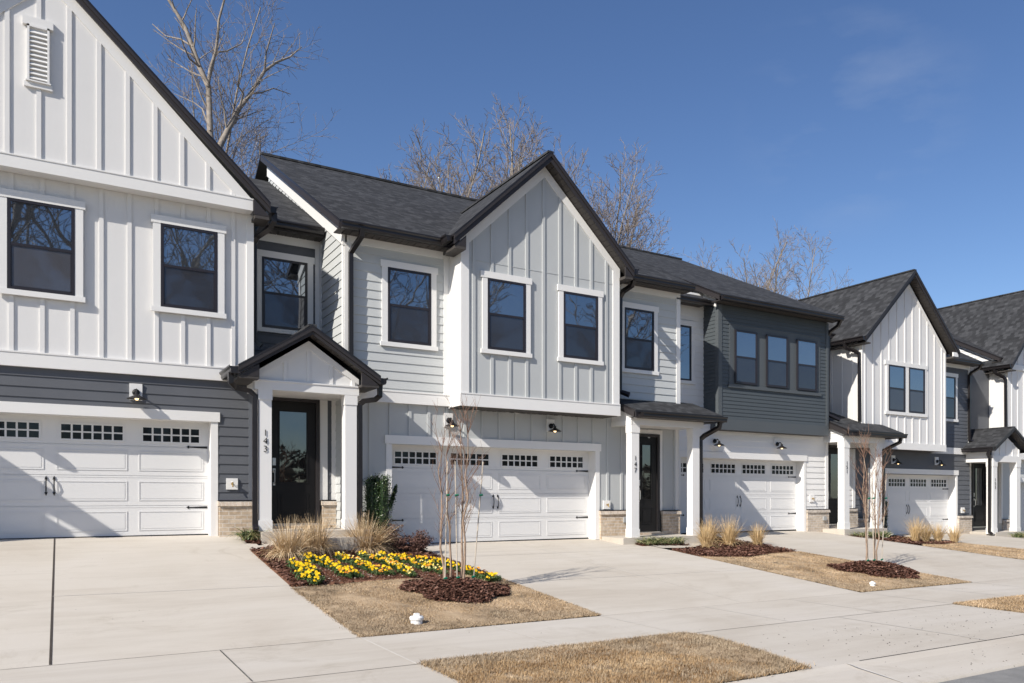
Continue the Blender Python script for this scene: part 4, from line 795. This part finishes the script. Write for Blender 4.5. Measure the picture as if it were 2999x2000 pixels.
def mring(cx,cy,r,n,label):
    b=MB(); zf=lambda x,y:H(x,y)+.02+.15*max(0,1-((x-cx)**2+(y-cy)**2)/(r*r))
    k=len(b.v); a=b.mi('mulch'); nr,na=10,36
    for i in range(nr+1):
        for j in range(na):
            t=2*math.pi*j/na; rr=r*i/nr*(1+.12*math.sin(3*t+1)+.07*math.sin(7*t)); x=cx+rr*math.cos(t); y=cy+rr*math.sin(t); b.v.append((x,y,zf(x,y)-.01-(.03 if i==nr else 0)))
    for i in range(nr):
        for j in range(na): b.f.append((k+i*na+j,k+i*na+(j+1)%na,k+(i+1)*na+(j+1)%na,k+(i+1)*na+j)); b.m.append(a)
    pts=[]
    while len(pts)<n:
        t=random.uniform(0,6.283); q=math.sqrt(random.random())*1.06*r*(1+.12*math.sin(3*t+1)+.07*math.sin(7*t)); pts.append((cx+q*math.cos(t),cy+q*math.sin(t)))
    chips(b,pts,'mulch',.065,0,zf,.03); tag(b.build('mulch_ring',fix=False),label,'mulch ring',kind='stuff')
mring(4.72,10.75,.72,8500,'mounded brown mulch ring round the near young tree')
mring(13.4,10.3,.78,6500,'mounded brown mulch ring round the second young tree')
# pebbles
b=MB()
def peb(x,y,r):
    z=H(x,y); k=len(b.v); n=6; a=b.mi('pebble')
    for i in range(n): t=6.283*i/n; b.v.append((x+r*math.cos(t)*random.uniform(.7,1.2),y+r*math.sin(t)*random.uniform(.7,1.2),z))
    b.v.append((x,y,z+r*.9))
    for i in range(n): b.f.append((k+i,k+(i+1)%n,k+n)); b.m.append(a)
for i in range(230):
    x=random.gauss(8.2,1.6); y=random.uniform(4.3,6.6)
    if x>5.9: peb(x,y,random.uniform(.004,.011))
for i in range(60): peb(random.uniform(3,14),random.uniform(4.2,8.6),random.uniform(.003,.008))
for i in range(40): peb(random.uniform(-2,10),random.uniform(8.8,14) ,random.uniform(.003,.007))
tag(b.build('gravel',fix=False),'scattered small grey pebbles on the driveway apron and kerb','gravel',kind='stuff')
# clean-out pipes
def pvc(x,y,label,s=1.0,tilt=0):
    z=H(x,y)+.01; r=empty('sewer_cleanout',(x,y,z),label,'pipe cap','white plastic clean-outs')
    p=MB(); p.lathe((x,y,z-.05),[(.085*s,0),(.085*s,.05+.05*s),(.08*s,.05+.06*s)],'pvc',20); p.lathe((x,y,z+.055*s),[(.10*s,0),(.103*s,.03*s),(.09*s,.05*s)],'pvc',20); p.build('pipe_collar',r)
    c=MB(); c.box(x-.034*s,x+.034*s,y-.034*s,y+.034*s,z+.10*s,z+.145*s,'pvc'); c.build('square_cap',r); return r
pvc(3.49,9.12,'white plastic sewer clean-out cap in the lawn near the pavement, closest to the camera',.8); pvc(11.75,9.12,'small white plastic clean-out cap in the second lawn',.55)
# ================================================================= PLANTS
def blade_strip(b,p0,d0,length,w,droop,m,seg=4):
    a=b.mi(m); p=Vector(p0); d=Vector(d0).normalized(); side=d.cross(Vector((0,0,1))); side=(side.normalized() if side.length>.05 else Vector((random.uniform(-1,1),random.uniform(-1,1),0)).normalized())
    tw=random.uniform(-.8,.8); side=(Matrix.Rotation(tw,3,d)@side); k=len(b.v)
    for i in range(seg+1):
        ww=w*(1-(i/seg)**1.6)+.0006; b.v.append(tuple(p-side*ww)); b.v.append(tuple(p+side*ww))
        p=p+d*(length/seg); d=(d+Vector((0,0,-droop/seg))).normalized()
    for i in range(seg): b.f.append((k+2*i,k+2*i+1,k+2*i+3,k+2*i+2)); b.m.append(a)
def grass_clump(x,y,h,r,n,label,m='straw',group='dry ornamental grass clumps',spread=.55,floppy=.25,w=.0035):
    z=H(x,y)+.01; R=empty('ornamental_grass',(x,y,z),label,'ornamental grass',group); b=MB()
    for i in range(n):
        t=random.uniform(0,6.283); q=r*.28*math.sqrt(random.random()); fl_=random.random()<floppy; sp=spread*random.uniform(.0,1) if not fl_ else spread*random.uniform(1,2.2)
        tj=t+random.gauss(0,.5); blade_strip(b,(x+q*math.cos(t),y+q*math.sin(t),z),(math.cos(tj)*sp,math.sin(tj)*sp,1),h*random.uniform(.5,1.08),w*random.uniform(.6,1.3),random.uniform(.6,1.9) if not fl_ else random.uniform(2.0,3.4),m,6)
    b.build('blades',R,fix=False)
    c=MB(); 
    for i in range(60):
        t=random.uniform(0,6.283); q=r*.3*random.random(); blade_strip(c,(x+q*math.cos(t),y+q*math.sin(t),z),(math.cos(t)*.3,math.sin(t)*.3,1),h*.25,.006,.1,'straw',2)
    c.build('crown_base',R,fix=False); return R
grass_clump(3.05,13.55,.66,.5,800,'dry fountain grass clump at the left of the flower bed, closest to number 143 column',spread=.62,floppy=.42)
grass_clump(3.62,14.15,.68,.5,760,'dry fountain grass clump in front of the number 143 door',spread=.5,floppy=.38)
grass_clump(4.62,14.62,.74,.75,1150,'widest dry fountain grass clump, between number 143 porch and the dark holly',spread=.85,floppy=.3)
for x,y,h,l in ((12.22,14.0,.55,'leftmost upright pale grass clump in the second bed'),(12.95,14.75,.72,'tall upright pale grass clump at the back of the second bed'),(13.2,14.3,.74,'tall pale grass clump in the middle front of the second bed'),(14.02,14.2,.58,'pale grass clump at the right end of the second bed, set apart from the others')):
    grass_clump(x,y,h,.3,420,l,'paleblade',spread=.52,floppy=.12,w=.0035)
for x,y,h,l in ((20.75,14.6,.78,'leftmost and largest pale grass clump in the farthest bed'),(21.45,14.75,.62,'second pale grass clump from the left in the farthest bed'),(22.05,14.75,.6,'third pale grass clump from the left in the farthest bed'),(22.42,14.45,.58,'rightmost pale grass clump in the farthest bed')):
    grass_clump(x,y,h,.3,320,l,'paleblade',spread=.42,floppy=.1,w=.0045)
def liriope(x,y,sx,h,n,label):
    z=H(x,y)+.02; b=MB()
    for i in range(n):
        px=x+random.uniform(-sx,sx); py=y+random.uniform(-.14,.14); t=random.uniform(0,6.283)
        blade_strip(b,(px,py,z),(math.cos(t)*.7,math.sin(t)*.7,1),h*random.uniform(.8,1.5),.010,random.uniform(1.0,2.4),'liri',6)
    tag(b.build('liriope_plant',fix=False),label,'strap leaved plant','variegated strap leaved plants by the porches')
liriope(2.80,15.15,.16,.32,300,'variegated strap leaved plant beside the number 143 column'); liriope(11.4,14.6,.55,.26,520,'variegated strap leaved planting in front of number 147 porch'); liriope(19.75,15.35,.7,.28,520,'variegated strap leaved planting in front of number 151 porch'); liriope(28.0,15.4,.55,.28,400,'farthest variegated strap leaved planting in front of number 155 porch')
def leaf_cloud(b,pts,size,m):
    a=b.mi(m)
    for p in pts:
        s=size*random.uniform(.6,1.3); d=Vector((random.gauss(0,1),random.gauss(0,1),random.gauss(.4,1))).normalized(); u=d.orthogonal().normalized(); u=Matrix.Rotation(random.uniform(0,6.28),3,d)@u; v=d.cross(u); c=Vector(p); k=len(b.v)
        b.v+=[tuple(c-u*s),tuple(c-v*s*.45+d*s*.15),tuple(c+u*s),tuple(c+v*s*.45+d*s*.15)]; b.f.append((k,k+1,k+2,k+3)); b.m.append(a)
def holly(x,y,h,rad,label,n=17000,wild=True,cols=12):
    z=H(x,y); R=empty('holly_shrub',(x,y,z),label,'holly shrub'); s=MB(); pts=[]
    st=[]
    for i in range(cols):
        t=6.283*i/cols+random.uniform(-.2,.2); q=rad*(.72 if i else 0)*random.uniform(.7,1.05); st.append((q*math.cos(t),q*math.sin(t),h*random.uniform(.86,1.02)))
    if wild: st.append((rad*1.45,.0,h*.84))
    for (dx,dy,hh) in st:
        out=1.0 if abs(dx)<rad*1.3 else 1
        path=[(x+dx*.35,y+dy*.35,z),(x+dx*.8,y+dy*.8,z+hh*.35),(x+dx*(.95),y+dy*.95,z+hh*.7),(x+dx,y+dy,z+hh)]
        if abs(dx)>rad*1.3: path=[(x+dx*.3,y,z+.2*h),(x+dx*.6,y,z+h*.5),(x+dx*.8,y,z+h*.68),(x+dx,y,z+hh)]
        s.tube(path,.012,'bark',5,r2=.004)
        if rad>.2 and abs(dx)<=rad*1.3: s.tube([Vector(p)+Vector((0,0,.06)) for p in path[:3]]+[Vector(path[3])-Vector((0,0,.06))],.07,'holly',7,r2=.045)
        for i in range(n//len(st)):
            f=random.uniform(.04,1) if abs(dx)<=rad*1.3 else random.uniform(.45,1); seg=f*3; j=min(2,int(seg)); a=Vector(path[j]).lerp(Vector(path[j+1]),seg-j)
            rr=(.105 if abs(dx)<=rad*1.3 else .035)*(1.1-.55*f)*(rad/.2); pts.append(a+Vector((random.gauss(0,rr*.6),random.gauss(0,rr*.6),random.gauss(0,.02))))
    s.build('stems',R); b=MB(); leaf_cloud(b,pts,.019,'holly'); b.build('foliage',R,fix=False); return R
holly(5.08,15.3,1.42,.25,'dark green upright clipped holly beside number 143 porch, the fullest one')
holly(13.15,15.55,1.75,.1,'thin spindly holly partly hidden behind the right hand column of number 147 porch',2200,True,3)
holly(21.45,16.2,1.2,.1,'dark narrow holly beside the right hand column of number 151 porch',3500,False,6)
def twiggy(x,y,h,r,label,m='barberry',n=1500):
    z=H(x,y); R=empty('shrub',(x,y,z),label,'shrub','low brown leaved shrubs'); s=MB(); pts=[]
    for i in range(26):
        t=random.uniform(0,6.283); e=random.uniform(.2,1.0); tip=Vector((x+r*e*math.cos(t),y+r*e*math.sin(t),z+h*random.uniform(.45,1)*(1.1-.4*e))); b0=Vector((x,y,z)); mid=b0.lerp(tip,.5)+Vector((0,0,h*.12)); s.tube([b0,mid,tip],.006,'mtwig',4,r2=.002)
        for k in range(n//26):
            f=random.uniform(.25,1); p=(b0.lerp(mid,f*2) if f<.5 else mid.lerp(tip,f*2-1)); pts.append(p+Vector((random.gauss(0,.04),random.gauss(0,.04),random.gauss(0,.035))))
    s.build('stems',R); b=MB(); leaf_cloud(b,pts,.024,m); b.build('foliage',R,fix=False)
twiggy(5.2,14.75,.55,.34,'brown leaved low shrub beside the widest grass clump'); twiggy(5.62,14.55,.52,.3,'brown leaved low shrub at the garage side of the first bed')
# pansies
def pansy(kind):
    R=empty('pansy_plant',(0,0,0),'x','flower','pansies planted in rows in the first bed'); b=MB(); leaf_cloud(b,[(random.gauss(0,.05),random.gauss(0,.05),random.uniform(.01,.09)) for i in range(150)],.03,'leaf'); b.build('leaves',R,fix=False)
    nfl=random.randint(4,7)
    fm={'y':'petal','o':'petalo','p':'petalp'}[kind]
    b=MB(); c=MB()
    for i in range(nfl):
        p=Vector((random.gauss(0,.055),random.gauss(0,.055),random.uniform(.08,.145))); d=Vector((random.gauss(-.3,.45),random.gauss(-.8,.4),random.uniform(.5,1.1))).normalized(); u=d.orthogonal().normalized(); v=d.cross(u); r=random.uniform(.0165,.0235)
        for k in range(5):
            t=6.283*k/5+random.uniform(-.1,.1); ce=p+(u*math.cos(t)+v*math.sin(t))*r*.62; n=6; kk=len(b.v); b.v.append(tuple(ce+d*.004))
            for j in range(n):
                q=6.283*j/n; b.v.append(tuple(ce+(u*math.cos(q)+v*math.sin(q))*r*.62+d*(.006 if k%2 else .002)))
            a=b.mi(fm)
            for j in range(n): b.f.append((kk,kk+1+j,kk+1+(j+1)%n)); b.m.append(a)
        kk=len(c.v); a=c.mi('throat')
        for j in range(5): q=6.283*j/5; c.v.append(tuple(p+d*.011+(u*math.cos(q)+v*math.sin(q))*r*.2))
        c.f.append(tuple(range(kk,kk+5))); c.m.append(a)
        b.tube([tuple(p-Vector((0,0,.07))),tuple(p)],.002,'leaf',3,cap=False)
    b.build('flower_heads',R,fix=False); c.build('flower_centres',R,fix=False); return R
protos={k:[pansy(k) for i in range(3)] for k in 'yop'}; usedp=set()
rows=[('in the short row nearest the first driveway',[(3.05,13.2),(3.02,11.75)],12,.11,'yyyyyy'),('in the second row, left of the middle',[(3.42,13.85),(3.6,13.0),(3.66,12.15)],13,.10,'yyyoyy'),('in the third row, near the middle of the bed',[(3.95,14.05),(4.15,13.1),(4.2,12.35)],12,.10,'yyoyoyp'),('in the fourth row, in front of the widest grass clump',[(4.45,14.3),(4.65,13.2),(4.62,12.3)],14,.11,'yyoyyop'),('in the fifth row, behind the near young tree',[(4.85,14.35),(5.15,13.5),(5.2,12.6)],15,.11,'yypyyo'),('in the last row along the second driveway',[(5.2,14.35),(5.6,13.6),(5.76,12.5),(5.8,11.7)],18,.08,'yyyyo')]
def dupl(r):
    c=r.copy(); COL.objects.link(c)
    for ch in list(r.children): d=ch.copy(); COL.objects.link(d); d.parent=c
    return c
nm={'y':'bright yellow','o':'orange','p':'pale yellow'}
for lab,P,n,wd,ks in rows:
    segs=[(Vector((a[0],a[1])),Vector((b[0],b[1]))) for a,b in zip(P,P[1:])]
    for i in range(n):
        f=(i+.5)/n*len(segs); j=min(int(f),len(segs)-1); c=segs[j][0].lerp(segs[j][1],f-j); 
        for q in (0,1):
            k=random.choice(ks); pr=random.choice(protos[k]); o=pr if id(pr) not in usedp else dupl(pr); usedp.add(id(pr))
            x=(c.x+random.gauss(0,wd*.5)+(q-.5)*wd)*.968; y=(c.y+random.uniform(-.07,.07))*.968; o.location=(x,y,H(x,y)+.02); s=random.uniform(.6,.8); o.scale=(s,s,s); o.rotation_euler=(0,0,random.uniform(-.6,.6))
            o['label']=nm[k]+' pansy plant '+lab; o['group']=nm[k]+' pansies '+lab
for l in protos.values():
    for p in l:
        if id(p) not in usedp:
            for ch in list(p.children): bpy.data.objects.remove(ch)
            bpy.data.objects.remove(p)
# ---------------------------------------------------------------- trees
def side_branches(bc,pts,rs,L_,lev,maxlev,rng,mr,dens=1.0,up=.35,start=.2):
    tot=sum((pts[i+1]-pts[i]).length for i in range(len(pts)-1)); acc=0; ph=rng.uniform(0,6.28)
    n=max(2,int(tot/(.62 if lev==1 else .42 if lev==2 else .30)*dens)); n=min(n,30 if lev==1 else 11)
    for k in range(n):
        f=start+(1-start)*(k+rng.random()*.8)/n; s=f*(len(pts)-1); i=min(int(s),len(pts)-2); p=pts[i].lerp(pts[i+1],s-i); d=(pts[i+1]-pts[i]).normalized(); r0=rs[0]+(rs[1]-rs[0])*f
        ph+=2.4+rng.uniform(-.5,.5); ax=Matrix.Rotation(ph,3,d)@d.orthogonal().normalized(); nd=(Matrix.Rotation(rng.uniform(.55,1.05),3,ax)@d+Vector((0,0,up*rng.random()))).normalized()
        l=L_*(.42 if lev==1 else .46)*(1.12-.75*f)*rng.uniform(.55,1.3); 
        if l<.15: continue
        r=max(mr,r0*rng.uniform(.32,.5)); branch(bc,bc,p,nd,l,r,lev,maxlev,rng,mr,dens,up)
def branch(bt,bc,p,d,L_,r,lev,maxlev,rng,mr,dens=1.0,up=.35):
    n=7 if lev==0 else 5 if lev==1 else 3; pts=[p.copy()]; q=p.copy(); dd=d.copy(); w=.10 if lev<2 else .17
    for i in range(n):
        dd=(dd+Vector((rng.gauss(0,w),rng.gauss(0,w),rng.gauss(0,w*.6)+up*.11))).normalized(); q=q+dd*(L_/n); pts.append(q.copy())
    r2=max(mr*.6,r*.3); bt.tube(pts,r,'bark' if lev<=1 else 'twig',(7,5,4,3,3)[min(lev,4)],r2=r2,cap=False)
    if lev<maxlev: side_branches(bc,pts,(r,r2),L_,lev+1,maxlev,rng,mr,dens,up)
def bare_tree(x,y,z,h,seed,label,lean=(0,0),maxlev=3,spread=.5,r=None,group='bare winter trees behind the houses',minr=.008,limbs=8,fork=.40,dens=1.5,**k_):
    rng=random.Random(seed); R=empty('bare_tree',(x,y,z),label,'tree',group); bt=MB(); bc=MB(); r=r or h*.010
    base=Vector((x,y,z)); th=h*fork; top=base+Vector((lean[0]*th,lean[1]*th,th)); mid=base.lerp(top,.5)+Vector((rng.gauss(0,.12),rng.gauss(0,.12),0)); bt.tube([base,mid,top],r,'bark',8,r2=r*.7,cap=False)
    for i in range(limbs):
        a_=6.283*i/limbs+rng.uniform(-.5,.5); s=(.10 if i==0 else spread*rng.uniform(.45,1.0)); st=top if i<3 else base.lerp(top,rng.uniform(.72,.98)); ll=(h-th)*(1.0 if i==0 else rng.uniform(.68,.95))
        branch(bt,bc,st,Vector((lean[0]+math.cos(a_)*s,lean[1]+math.sin(a_)*s,1)).normalized(),ll,r*(.55 if i==0 else rng.uniform(.32,.48)),0,maxlev,rng,minr,dens)
    bt.build('trunk',R,fix=False,smooth=True); bc.build('crown',R,fix=False); return R
def at(px,py,Y):
    t=TH+math.atan((px-PCX)/F); zz=Y*(math.tan(t)*math.sin(TH)+math.cos(TH)); return Vector((Y*math.tan(t),Y,CZ-(py-HY)/F*zz))
def big_tree():
    rng=random.Random(4); Y=33.0; R=empty('bare_tree',(6.25,Y,.5),'tall open bare tree behind the big left gable, running out of the top edge','tree','bare winter trees behind the houses'); bt=MB(); bc=MB()
    q=lambda L_,y0,y1:[at(px/1.568,py/1.568,Y+y0+(y1-y0)*i/(len(L_)-1)) for i,(px,py) in enumerate(L_)]
    base=Vector((6.25,Y,.5)); f=at(985/1.568,780/1.568,Y)
    bt.tube([base,base.lerp(f,.5)+Vector((.1,0,0)),f],.30,'bark',9,r2=.22,cap=False)
    lim=[([(985,780),(965,600),(958,400),(915,305),(885,215),(850,125),(800,40),(740,-60)],0,.8,.15,.05),([(955,400),(965,320),(990,240),(1000,170),(1005,90),(1030,0),(1060,-90)],0,-.8,.085,.03),([(885,215),(830,180),(760,165),(700,110)],.4,1.6,.05,.015),([(985,780),(1010,668),(1050,590),(1100,495),(1150,430),(1215,325),(1270,285),(1330,262),(1385,215)],0,.6,.16,.02),([(1100,495),(1118,430),(1092,395),(1100,340),(1085,290)],0,-.9,.055,.015),([(1150,430),(1200,425),(1255,405),(1335,432)],.2,1.0,.05,.015),([(1215,325),(1222,245),(1240,180),(1262,105)],.3,-.6,.05,.014),([(1050,590),(1085,560),(1090,535),(1150,500)],.3,1.2,.045,.015),([(965,600),(930,500),(890,470),(800,430)],0,1.5,.045,.012),([(915,305),(870,270),(840,200),(820,120)],0,-1.2,.05,.014),([(990,240),(1040,235),(1110,200),(1130,150)],0,1,.045,.013)]
    for L_,y0,y1,r0,r1 in lim:
        P=q(L_,y0,y1); r0*=.8; bt.tube(P,r0,'bark',7,r2=r1,cap=False); ln=sum((P[i+1]-P[i]).length for i in range(len(P)-1)); side_branches(bc,P,(r0*.8,r1),ln*.70,1,3,rng,.009,1.3,.35,.2)
    bt.build('trunk',R,fix=False,smooth=True); bc.build('crown',R,fix=False)
big_tree()
bare_tree(4.4,36,.5,20.5,5,'thin bare tree peeking over the slope of the big left gable',spread=.5,r=.12,minr=.007)
bare_tree(7.4,40,.5,17,23,'small bare tree between the big left gable and the grey roof ridge',r=.12,minr=.007)
bare_tree(14.8,36,.5,18.2,31,'bare tree over the grey roof ridge, left one of the middle group',spread=.5,r=.17,minr=.0115)
bare_tree(16.9,36.5,.5,19.2,37,'tallest bare tree of the middle group above the grey roof',spread=.5,r=.19,minr=.0115)
bare_tree(19.4,39,.5,19.6,41,'bare tree just left of the centre gable peak',spread=.5,r=.16,minr=.0115)
bare_tree(21.8,40,.5,19,67,'bare tree half hidden behind the centre gable peak',spread=.5,r=.16,minr=.0115)
bare_tree(13.2,36,.5,17.6,29,'leftmost bare tree of the middle group, above the long grey roof',spread=.5,r=.15,minr=.0115)
bare_tree(25.0,38,.5,20.6,43,'bare tree just right of the centre gable peak',spread=.55,r=.2,minr=.0115)
bare_tree(41.8,42,.5,19.6,47,'bare tree above the dark boxed upper floor, with the widest crown on the right side',spread=.55,r=.22,minr=.0115)
bare_tree(45.2,43,.5,19.5,53,'slender bare tree beside the wide crowned one on the right side',spread=.5,r=.16,minr=.0115)
bare_tree(39.8,43,.5,18.8,59,'low bare tree left of the wide crowned one on the right side',spread=.5,r=.13,minr=.0115)
bare_tree(72,44,.5,16.3,61,'small distant bare tree between the two rightmost gables',spread=.5,r=.14,minr=.02)
# trees across the street (seen in the window reflections)
for i,(x,y,h,s) in enumerate([(-3,-14,23,71),(3.5,-16,24,73),(-14,-24,20,79),(9,-17,23,83),(-3,-30,21,89),(16,-19,23,97),(24,-26,22,101),(36,-20,22,103)]):
    bare_tree(x,y,-.2,h,s,['bare tree across the street opposite the first driveway','tall bare tree across the street behind the camera','bare tree far to the left across the street','bare tree across the street to the right','farthest bare tree across the street','bare tree across the street opposite number 147','bare tree across the street opposite number 151','bare tree across the street opposite number 155'][i],limbs=5,dens=.85,spread=.9,r=.28,minr=.02,group='bare trees across the street')
w=MB(); rng=random.Random(3)
for i in range(30000):
    a=rng.uniform(-95,75); y=-38+rng.uniform(-9,5); z=rng.uniform(-.05,1)*6.0*(1+.22*math.sin(a*.21)+.12*math.sin(a*.73)); t=rng.uniform(0,3.14); s=rng.uniform(.12,.3); w.poly([(a-s*math.cos(t),y-s*math.sin(t),z-s*.7),(a+s*math.cos(t),y+s*math.sin(t),z-s*.5),(a+rng.uniform(-.3,.3),y,z+s)],'woods')
tag(w.build('distant_woods',fix=False),'dense brown woods across the street, reflected low in the windows','woods',kind='stuff')
def myrtle(x,y,h,seed,label,tw=1.0):
    rng=random.Random(seed); z=H(x,y)+.1; R=empty('young_crape_myrtle',(x,y,z),label,'young tree','young multi-stemmed street trees'); c=MB()
    ns=4
    for i in range(ns):
        a=6.283*i/ns+rng.uniform(-.3,.3); bx=x+.13*math.cos(a)*tw+(-.06 if i<3 else .1); by=y+.08*math.sin(a); sp=.055
        s=MB(); p=Vector((bx,by,z)); pts=[p.copy()]; dx=(bx-x)*.35; hh=h*rng.uniform(.72,.95); n=7
        for k in range(n):
            f=(k+1)/n; pts.append(Vector((bx+dx*f*1.2+rng.gauss(0,.018),by+rng.gauss(0,.018)+math.sin(a)*.1*f,z+hh*f)))
        s.tube(pts,.019,'myrtle',7,r2=.006,cap=False); s.build('stem',R,fix=False,smooth=True)
        for k in range(3,n+1):
            for j in range(3 if k<n else 4):
                b0=pts[k] if k==n else pts[k].lerp(pts[k-1],rng.random()); t=rng.uniform(0,6.283); e=rng.uniform(.25,.7); d=Vector((math.cos(t)*e,math.sin(t)*e,1)).normalized(); l=rng.uniform(.25,.6)*(h/2.4); q=[b0]; pp=b0.copy()
                for u in range(3): d=(d+Vector((rng.gauss(0,.15),rng.gauss(0,.15),.12))).normalized(); pp=pp+d*l/3; q.append(pp.copy())
                c.tube(q,.0055,'myrtle' if k<5 else 'mtwig',4,r2=.0016,cap=False)
                for u in range(6):
                    t=rng.uniform(0,6.283); d2=(d+Vector((math.cos(t)*.6,math.sin(t)*.6,.1))).normalized(); st=q[rng.randint(1,3)]; ln=rng.uniform(.06,.24); c.tube([st,st+d2*ln],.0026,'mtwig',3,r2=.0012,cap=False)
    c.build('crown',R,fix=False)
    for sx,tl in ((-.19,.02),(.0,-.01),(.24,.07)):
        s=MB(); s.tube([(x+sx,y-.05,z-.05),(x+sx+tl*h,y-.03,z+h*.72)],.009,'stake',7); s.build('stake',R)
        t_=MB(); zz=z+h*.52; t_.tube([(x+sx+tl*h*.7-.02,y-.055,zz),(x+sx+tl*h*.7+.03,y-.065,zz+.01)],.016,'tie',5)
        t_.build('tie_tape',R); t_=MB(); t_.tube([(x+sx-.02,y-.06,z+.1),(x+sx+.03,y-.06,z+.11)],.016,'tie',5); t_.build('tie_tape',R)
    return R
myrtle(4.72,10.8,2.45,5,'young bare multi-stemmed tree with pale stakes, nearest the camera, before the number 147 garage')
myrtle(13.5,10.5,2.55,9,'second young bare multi-stemmed street tree with pale stakes, in front of number 151',1.1)
# ================================================================= LIGHT
SUNV=Vector((2.4,1.0,-1.9)).normalized()
sl=bpy.data.lights.new('sun','SUN'); sl.energy=5.0; sl.angle=math.radians(.53); sl.color=(1,.94,.85); so=bpy.data.objects.new('sun',sl); COL.objects.link(so); so.rotation_euler=SUNV.to_track_quat('-Z','Y').to_euler(); so.location=(-20,-8,20)
W=bpy.data.worlds.new('World'); SC.world=W; W.use_nodes=True; nt=W.node_tree; bg=nt.nodes['Background']
sky=nt.nodes.new('ShaderNodeTexSky'); sky.sky_type='NISHITA'; sky.sun_disc=False; el=math.asin(-SUNV.z); sky.sun_elevation=el; sky.sun_rotation=math.atan2(-SUNV.x,-SUNV.y); sky.altitude=200; sky.air_density=1.0; sky.dust_density=.6; sky.ozone_density=3.0
hs=nt.nodes.new('ShaderNodeHueSaturation'); hs.inputs['Saturation'].default_value=1.12; hs.inputs['Hue'].default_value=.508; nt.links.new(sky.outputs[0],hs.inputs['Color']); 
tcw=nt.nodes.new('ShaderNodeTexCoord'); vm=nt.nodes.new('ShaderNodeVectorMath'); vm.operation='DOT_PRODUCT'; vm.inputs[1].default_value=(.709,.574,.41); nrm=nt.nodes.new('ShaderNodeVectorMath'); nrm.operation='NORMALIZE'; nt.links.new(tcw.outputs['Generated'],nrm.inputs[0]); nt.links.new(nrm.outputs[0],vm.inputs[0])
mr=nt.nodes.new('ShaderNodeMapRange'); mr.interpolation_type='SMOOTHSTEP'; mr.inputs[1].default_value=.99; mr.inputs[2].default_value=1.0; nt.links.new(vm.outputs['Value'],mr.inputs[0])
mpw=nt.nodes.new('ShaderNodeMapping'); mpw.inputs['Scale'].default_value=(9,9,26); nt.links.new(nrm.outputs[0],mpw.inputs[0]); nw=nt.nodes.new('ShaderNodeTexNoise'); nw.inputs['Scale'].default_value=1; nw.inputs['Detail'].default_value=6; nt.links.new(mpw.outputs[0],nw.inputs['Vector'])
mr2=nt.nodes.new('ShaderNodeMapRange'); mr2.inputs[1].default_value=.48; mr2.inputs[2].default_value=.8; nt.links.new(nw.outputs[0],mr2.inputs[0]); mu=nt.nodes.new('ShaderNodeMath'); mu.operation='MULTIPLY'; nt.links.new(mr.outputs[0],mu.inputs[0]); nt.links.new(mr2.outputs[0],mu.inputs[1]); mu2=nt.nodes.new('ShaderNodeMath'); mu2.operation='MULTIPLY'; mu2.inputs[1].default_value=.17; nt.links.new(mu.outputs[0],mu2.inputs[0])
mxw=nt.nodes.new('ShaderNodeMix'); mxw.data_type='RGBA'; mxw.inputs[7].default_value=(4.6,5.0,5.8,1); nt.links.new(mu2.outputs[0],mxw.inputs[0]); nt.links.new(hs.outputs[0],mxw.inputs[6]); nt.links.new(mxw.outputs[2],bg.inputs[0]); bg.inputs[1].default_value=.106
SC.view_settings.view_transform='Standard'; SC.view_settings.look='None'; SC.view_settings.exposure=.24; SC.view_settings.gamma=1
SC.render.engine='CYCLES'
